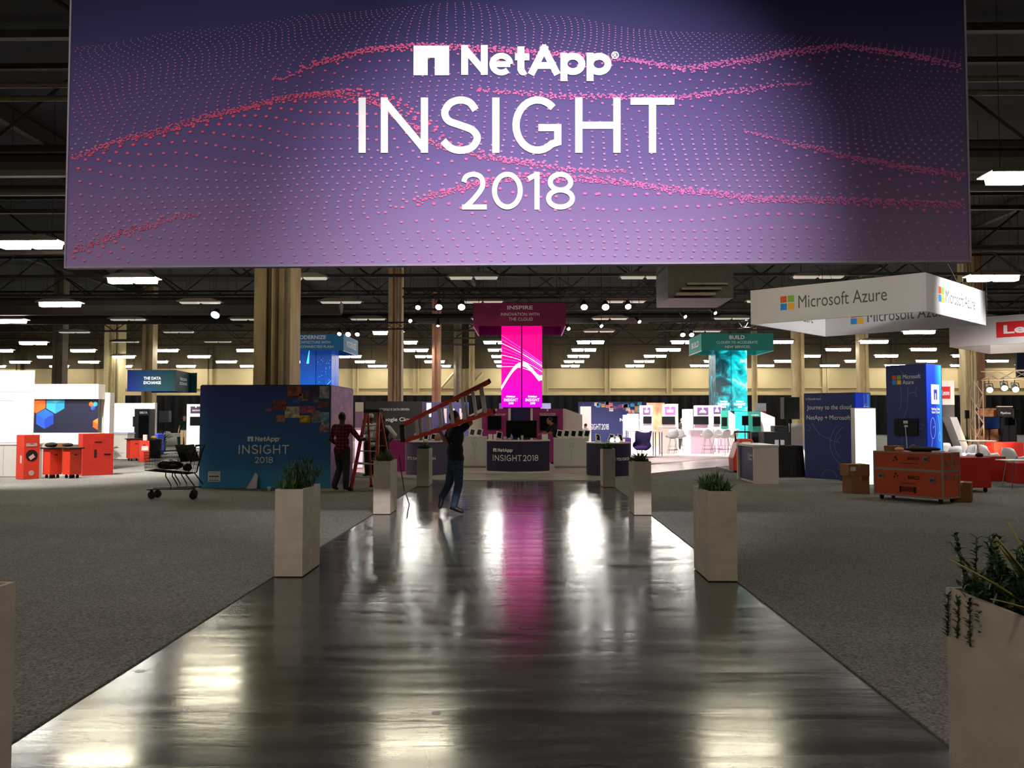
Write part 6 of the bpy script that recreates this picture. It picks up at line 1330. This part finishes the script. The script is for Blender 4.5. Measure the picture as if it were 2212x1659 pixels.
MB().add([q0, q0 + Vector((.22, 0, 0)), q2 + Vector((.22, 0, 0)), q2, q0 + Vector((0, .5, 0)), q0 + Vector((.22, .5, 0)), q2 + Vector((.22, .5, 0)), q2 + Vector((0, .5, 0))], [(0, 1, 2, 3), (7, 6, 5, 4), (0, 4, 5, 1), (1, 5, 6, 2), (2, 6, 7, 3), (3, 7, 4, 0)]).build('board', TOPW, ls)
st = thing('side_table', 'small white table with thin splayed legs at the photo edge', 'table', (at(2200, 1040, 19.2).x, 19.2, .011)); box('table_top', (-.35, -.25, .62), (.5, .3, .645), TOPW, st, .005)
for x, y in ((-.25, -.18), (.4, -.18), (-.25, .22), (.4, .22)): MB().tube([(x * .7, y * .7, .62), (x, y, 0)], .009, 6).build('leg', CHROME, st)
for k, (px, py, d, w, h) in enumerate(((2150, 1015, 21.2, .55, .62), (2180, 985, 25.9, .9, .85), (2212, 1030, 20.4, .3, .5))): 
    p = at(px, py, d); o = box('red_box', (-w / 2, 0, 0), (w / 2, .5, h), REDC, None, .01); o.location = (p.x, d, .011); tag(o, ('red box standing behind the long red crate', 'tall red box below the truss lamps', 'red box cut off by the photo edge')[k], 'box')
# red plated tower and copper lit stage
t, W, H = panel('display_tower', 'grey and white display tower with a red plate beside the blue tower', 2026, 2062, 822, 27, mat('grey_tower', (86, 84, 86), .6), .5, .011, cat='display tower')
box('white_head', (0, -.012, H * .72), (W, -.001, H), PODW, t); box('red_plate', (W * .20, -.02, H * .79), (W * .75, -.013, H * .93), LRED, t); text('lettering', 'Lenovo', front(-.024), (W * .26, W * .69, H * .83, H * .89), WHITE_INK, t, .02)
MB().tube([(W * .08, -.012, H * .52), (W * .08, -.002, H * .52)], W * .16, 20).build('red_disc', LRED, t); text('lettering', 'Data\nCenter', front(-.004), (W * .45, W * .8, H * .46, H * .52), WHITE_INK, t)
COP = mat('copper_print', (196, 128, 84), .45, .2, var=.45, scale=5)
TRA = mat('bright_truss', (190, 180, 168), .35, .8)
tz = at(2110, 822, 27).z
box_truss('truss_tower', 'upright aluminium truss tower lit copper beside the grey display tower', (at(2110, 900, 27).x, 27, .02), (at(2110, 900, 27).x, 27, tz), .28, TRA, cat='truss tower'); box_truss('truss_beam', 'horizontal aluminium truss beam running to the photo edge', (at(2122, 815, 27).x, 27, tz + .15), (at(2300, 822, 25.5).x, 25.5, tz + .15), .28, TRA, cables=False)
for px, py, l, dl in ((2138, 842, 'first', 26.85), (2170, 838, 'second', 26.55), (2194, 841, 'third', 26.28)): stage_lamp(px, py, dl, .10, '%s small stage lamp hanging from the aluminium beam' % l, (-.4, -1, -.5), tz + .06)
panel('copper_block', 'copper patterned upper panel behind the truss tower', 2118, 2156, 882, 28.9, COP, .1, .011); panel('copper_block', 'copper patterned lower block behind the white table', 2118, 2142, 927, 28.2, COP, .3, .011)
panel('dark_stage_wall', 'dark stage wall with small lettering behind the copper panels', 2112, 2196, 880, 29.6, mat('stage_wall', (34, 32, 34), .6, var=.3, scale=3), .1, .011, cat='booth wall'); t, W, H = panel('stage_sign', 'dark lit sign with a pale top edge behind the truss', 2155, 2188, 879, 28.6, mat('stage_sign', (48, 40, 36), .6, var=.2), .08, pyb=900); text('lettering', 'Pipelines', front(-.004), (W * .2, W * .85, H * .2, H * .5), WHITE_INK, t, .02); box('pale_edge', (0, -.004, H), (W, .08, H + .03), PODW, t); MB().box((W * .3, .085, -at(2170, 900, 28.6).z + .012), (W * .4, .15, H)).build('post', STEEL, t)
monitor('blue screen monitor behind the white table', 2118, 2160, 900, 927, 27.9, scr=ramp_mat('dark_blue_display', [(0, (6, 14, 34)), (1, (16, 40, 84))], 'X', 0, .7, .3, .8), pole=True); monitor('black monitor at the end of the stage wall', 2171, 2193, 901, 919, 27.6, pole=True); monitor('small black monitor beside the truss tower', 2085, 2096, 886, 904, 27.4, pole=True); monitor('black monitor high on the stage end', 2190, 2203, 883, 905, 27.2, pole=True)
for k, (px, py) in enumerate(((2085, 930),)):
    t = thing('potted_plant', 'small green pot plant beside the truss tower', 'plant', (at(2088, 940, 27.9).x, 27.9, .011)); MB().lathe([(.10, 0), (.14, .8), (.12, .8), (.08, .1)], n=14).build('pot', CARD, t, True); s = MB(); rnd = random.Random(2)
    for q in range(70): blade(s, (rnd.uniform(-.08, .08), rnd.uniform(-.08, .08), .8), rnd.random() * 6.28, rnd.uniform(.1, 1.3), rnd.uniform(.15, .32), .035, .6, 3)
    tag(s.build('foliage', LEAF, t, True), kind='stuff')
tag(box('dark_drape', (0, 0, 0), (1.6, .1, 1.9), mat('navy_drape', (34, 44, 72), .8)), 'dark navy cloth hanging from the roof at the photo edge', 'cloth').location = (at(2197, 800, 34).x, 34, at(2195, 815, 34).z)
MB().tube([(.2, .05, 1.9), (.2, .05, HZ - bpy.data.objects['dark_drape'].location.z)], .015, 5).build('hanging_cable', STEEL, bpy.data.objects['dark_drape'])

# ================================================================== MARKETPLACE BOOTH AND ORANGE CRATES
WBO = mat('booth_white', (236, 230, 222), .55, var=.02)
x1 = at(72, 900, 22.4).x; mk = thing('booth_wall', 'tall white booth wall with thin grey lines cut off by the photo edge', 'booth wall', (x1 - 3.2, 22.4, .011)); H = at(40, 800, 22.4).z - .011
box('wall_board', (0, 0, .93), (3.2, .03, H), WBO, mk)
for py, th, a_ in ((847, .018, 0), (866, .02, .0)): z = at(40, py, 22.4).z - .011; box('grey_line', (0, -.004, z), (3.2 if py == 847 else 3.05 - .4, -.001, z + th), mat('pale_grey_ink', (176, 172, 168), .6), mk)
cb = thing('white_cabinet', 'white base cabinet under the tall booth wall beside the orange crates', 'cabinet', (x1 - 3.2, 22.08, .011)); CWD = at(33, 1000, 22.08).x - (x1 - 3.2) + .55
box('body', (0, .01, 0), (CWD, .29, .88), CABW, cb); box('cabinet_top', (0, -.01, .88), (CWD + .02, .31, .915), TOPW, cb)
for k in range(4): dr_ = box('door', (CWD * k / 4 + .01, -.004, .03), (CWD * (k + 1) / 4 - .01, .009, .85), CABW, cb); MB().ball((CWD * (k + .85) / 4, -.015, .72), .014, 8).build('knob', CHROME, dr_)
d2 = 25.0; x0, x1, z0, z1 = rect(50, 215, 830, 1000, d2); mp = thing('marketplace_booth', 'white marketplace booth with a dark screen of coloured hexagon cubes', 'booth', (x0, d2, .011)); W, H = x1 - x0, z1 - .011
fz0 = at(140, 862, d2).z - .011; sz0 = at(140, 935, d2).z - .011; bz0 = at(140, 960, d2).z - .011
box('fascia', (0, -.1, fz0), (W, .3, H), WBO, mp); box('base_board', (0, -.02, bz0), (W, .3, sz0), WBO, mp)
sw = at(212, 900, d2).x - x0; box('dark_screen', (0, .0, sz0 + .001), (sw, .08, fz0 - .001), mat('hex_screen', (34, 36, 56), .4, var=.06), mp)
box('side_post', (W - .04, .3, 0), (W + .15, .6, H - .25), WBO, mp); box('side_post', (0, .301, 0), (.2, .6, bz0), WBO, mp); box('back_board', (.2, .301, .3), (W - .05, .36, H - .3), WBO, mp)
text('lettering', 'Marketplace', front(-.104), (at(46, 845, d2).x - x0, at(110, 845, d2).x - x0, fz0 + (H - fz0) * .30, fz0 + (H - fz0) * .72), mat('grey_lettering', (150, 146, 150), .6), mp)
def cube_hex(px, py, r, cols, nm='hexagon_cube'):
    p = at(px, py, d2); cx_, cz_ = p.x - x0, p.z - .011; R = r * d2 / F
    v = [(cx_ + R * math.cos(math.radians(90 + 60 * k)), cz_ + R * math.sin(math.radians(90 + 60 * k))) for k in range(6)]
    cl = lambda q: (min(sw - .002, max(.002, q[0])), min(fz0 - .003, max(sz0 + .003, q[1])))
    for m, idx in zip(cols, ((0, 1, None, 5), (1, 2, 3, None), (None, 3, 4, 5))):
        pts = [cl((cx_, cz_) if i is None else v[i]) for i in idx]; pyd(nm, [(a, -.004, b) for a, b in pts], [(0, 1, 2, 3)], m, mp)
def tri(n, a, b, c): return [mat(n + '_top', a, .5, var=.03), mat(n + '_left_face', b, .5, var=.03), mat(n + '_right_face', c, .5, var=.03)]
OT, BT, TT = tri('hex_orange', (250, 130, 60), (230, 90, 30), (244, 100, 40)), tri('hex_blue', (40, 100, 180), (44, 84, 190), (34, 66, 170)), tri('hex_aqua', (80, 180, 205), (60, 160, 190), (44, 140, 180))
cube_hex(79, 870, 23, OT); cube_hex(120, 871, 23, TT); cube_hex(97, 905, 22, BT); cube_hex(197, 873, 5.5, OT); cube_hex(206, 873, 5.5, TT); cube_hex(201, 881, 5.5, BT); cube_hex(212, 916, 13, OT)
def crate(label, px, py, w, d_, h, rz, m=None, wheels=False, lid=False, z=0.0):
    p = fl(px, py); t = thing('orange_crate', label, 'crate', (p.x, p.y, .011), rz); zz_ = .10 if wheels else 0
    m = m or mat('orange_crate', (226, 66, 44), .5, var=.06, scale=2); box('crate_body', (0, 0, zz_), (w, d_, h), m, t, .008); HOL = mat('handle_hole', (20, 12, 12), .7)
    box('handle_slot', (w * .38, -.006, h * .78), (w * .62, -.0005, h * .78 + .03), HOL, t)
    if lid: box('black_lid', (-.05, -.05, h + .001), (w + .05, d_ + .05, h + .035), RUBBER, t, .006)
    if wheels:
        for x in (.07, w - .07):
            for y in (.07, d_ - .07): MB().tube([(x - .018, y, .045), (x + .018, y, .045)], .045, 12).build('wheel', RUBBER, t); box('caster', (x - .02, y - .02, .06), (x + .02, y + .02, zz_), BLK, t)
    return t
t = crate('tall narrow orange crate with stickers beside the white base cabinet', 50, 1037, .40, .40, 1.16, 1.0)
box('sticker', (.05, -.006, .86), (.33, -.001, .94), mat('pale_sticker', (206, 176, 168), .6), t); MB().tube([(.2, -.006, .62), (.2, -.001, .62)], .15, 24).build('black_disc_print', mat('print_black', (34, 20, 20), .6), t); o = MB().box((-.07, -.004, -.05), (.07, .0, .05), Matrix.Rotation(-.6, 4, 'Y')).build('paper_tag', mat('pink_tag', (226, 186, 184), .6), t); o.location = (.2, -.008, .58); MB().tube([(.2, -.006, .16), (.2, -.001, .16)], .07, 16).build('round_sticker', mat('pale_sticker', (206, 176, 168)), t)
o = box('side_label', (-.006, .1, .42), (-.001, .17, .62), PODW, t)
crate('first low orange cart with a black lid and wheels beside the tall crate', 107, 1035, .33, .33, .78, 1.05, None, True, True); crate('second low orange cart with a black lid beside the large orange crate', 150, 1035, .33, .33, .78, 1.05, None, True, True)
t = crate('large square orange crate next to the low orange carts', 177, 1029, .80, .5, 1.17, .72, mat('orange_crate_deep', (196, 48, 34), .5, var=.08)); box('stencil', (.3, -.006, .5), (.36, -.001, .72), mat('print_black', (34, 20, 20)), t); box('handle_slot', (.55, -.006, .56), (.73, -.001, .60), mat('handle_hole', (20, 12, 12)), t)
crate('far orange cart with a black lid beside the black bin', 281, 997, .42, .42, .80, .78, None, True, True); t = crate('far narrow orange crate with a white label next to the black bin', 300, 999, .34, .4, .77, .5); box('paper_label', (.08, -.006, .42), (.3, -.001, .58), PODW, t)
for px, d, nm, l, r, m in ((106, 21.9, 'black_cloth_heap', 'black cloth heap on the first low orange cart', (.16, .12, .07), BLACK), (142, 21.9, 'dark_tool_bag', 'dark tool bag on the second low orange cart', (.14, .1, .05), BLACK)): lump(nm, l, (at(px, 965, d).x, d + .1, .89), r, m, 4, 'bag')
g = fl(333, 990); b_ = thing('trash_bin', 'round black bin beside the far orange crates', 'bin', (g.x, g.y, .011)); MB().lathe([(.24, 0), (.30, .70), (.32, .72), (.32, .76), (.28, .76), (.22, .03)], n=24).build('bin_body', PLAST, b_, True)
lump('yellow_wrapper', 'yellow wrapper on the black bin', (g.x - .02, g.y, .84), (.12, .1, .07), mat('yellow_wrap', (206, 176, 60), .6), 2, 'wrapper')
tag(box('white_jug', (-.07, -.05, 0), (.07, .05, .22), PODW, None, .02), 'white plastic jug standing on the far orange crate', 'jug').location = (fl(300, 999).x + .10, fl(300, 999).y + .25, .782)
# bright booth wall, kiosk, chairs
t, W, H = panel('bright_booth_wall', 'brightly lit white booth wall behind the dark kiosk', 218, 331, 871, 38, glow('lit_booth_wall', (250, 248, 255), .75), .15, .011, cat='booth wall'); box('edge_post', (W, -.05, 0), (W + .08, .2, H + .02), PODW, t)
t, W, H = panel('dark_kiosk', 'tall dark kiosk cabinet with a black screen before the bright booth wall', 290, 323, 883, 34.2, mat('kiosk_black', (30, 28, 34), .5), .5, .011, cat='kiosk'); box('kiosk_screen', (W * .28, -.006, H * .38), (W * .92, -.001, H * .86), SCRN, t); small_sign(t, W, H, .35, .85, .90, .94, 'DELTA', .02); box('side_speaker', (-.12, .1, H * .62), (-.001, .3, H * .84), mat('kiosk_black', (30, 28, 34)), t)
for px0, px1, d, l in ((238, 276, 31.6, 'white counter in front of the bright booth wall'),): counter(l, px0, px1, 935, d, WBO)
t, W, H = panel('white_kiosk', 'white kiosk with a plum sign plate beside the dark blue event wall', 403, 440, 873, 40, WBO, .4, .011, cat='kiosk'); a = at(403, 880, 40); box('sign_plate', (W * .22, -.012, H * .80), (W * .98, -.001, H * .95), SGP, t); box('kiosk_screen', (W * .2, -.012, H * .54), (W, -.001, H * .73), SCRN, t); text('lettering', 'ROUTE ONE', front(-.016), (W * .34, W * .9, H * .85, H * .88), WHITE_INK, t, .03); box('clip', (W * .5, -.02, H * .92), (W * .58, -.013, H * .97), PODW, t); box('counter_front', (W * .2, -.3, 0), (W, -.013, H * .45), WBO, t)
for px, py, rz_c, l in ((363, 962, PI, 'grey white shell chair behind the man in the green polo'), (250, 972, PI, 'pale blue shell chair before the bright booth wall'), (222, 985, .4, 'white shell chair next to the marketplace booth'), (238, 995, 2.4, 'white shell chair between large orange crate and white counter'), (152, 1000, PI + .3, 'white shell chair behind the orange carts')):
    g = fl(px, py); shell_chair(l, g.x, g.y, rz_c)
BLUF = mat('blue_upholstery', (46, 70, 220), .7)
for px, d, w, h, l in ((318, 36, 1.0, .9, 'bright blue upholstered bench beside the dark kiosk'), (262, 37.2, 1.6, .95, 'low blue bench along the bright booth wall')): tag(box('blue_bench', (-w / 2, 0, 0), (w / 2, .6, h), BLUF, None, .04), l, 'bench').location = (at(px, 940, d).x, d, .011)
t = thing('potted_plant', 'green leafy plant in a tub behind the black bin', 'plant', (at(347, 930, 39).x, 39, .011)); MB().lathe([(.22, 0), (.30, .5), (.27, .5), (.2, .06)], n=16).build('pot', mat('green_tub', (40, 84, 50), .6), t, True); s = MB(); rnd = random.Random(12)
for q in range(110): blade(s, (rnd.uniform(-.15, .15), rnd.uniform(-.15, .15), .5), rnd.random() * 6.28, rnd.uniform(.1, 1.0), rnd.uniform(.3, .7), .07, .5, 3)
tag(s.build('foliage', LEAFD, t, True), kind='stuff')
t = thing('potted_plant', 'tall green plant rising behind the head of the man in the green polo', 'plant', (at(393, 930, 48).x, 48, .011)); MB().lathe([(.2, 0), (.28, .5), (.25, .5), (.18, .06)], n=16).build('pot', mat('green_tub', (40, 84, 50)), t, True); MB().tube([(0, 0, .4), (0, 0, 1.3)], .02, 6).build('stem', LEAFD, t); s = MB()
for q in range(90): blade(s, (0, 0, 1.0 + rnd.random() * .4), rnd.random() * 6.28, rnd.uniform(.1, 1.2), rnd.uniform(.25, .5), .06, .5, 3)
tag(s.build('foliage', LEAFD, t, True), kind='stuff')
sp = thing('speaker', 'grey loudspeaker on a dark stand far behind the black bin', 'speaker', (at(353, 930, 46).x, 46, .011)); box('cabinet', (-.28, 0, 1.35), (.28, .4, 2.0), mat('speaker_grey', (70, 76, 88), .5), sp, .03); MB().tube([(0, .2, .02), (0, .2, 1.35)], .03).build('pole', RUBBER, sp); box('foot', (-.35, -.1, 0), (.35, .5, .03), RUBBER, sp)
tag(box('white_table_edge', (-1.3, 0, .70), (1.3, .7, .76), TOPW), 'long white table top far behind the black bin', 'table').location = (at(375, 925, 45).x, 44.6, .011)
o = bpy.data.objects['white_table_edge']
for x in (-1.1, 1.1): box('leg', (x, .3, 0), (x + .06, .36, .70), CHROME, o)
carton('brown carton behind the low orange carts', (at(115, 960, 24.2).x, 24.2, .011), (.75, .4, .86), 0, lab=False); tag(box('white_carton', (-.14, 0, 0), (.14, .3, .9), WB, None, .01), 'white carton standing between the tall orange crate and the carts', 'carton').location = (at(88, 960, 23.6).x, 23.6, .011)
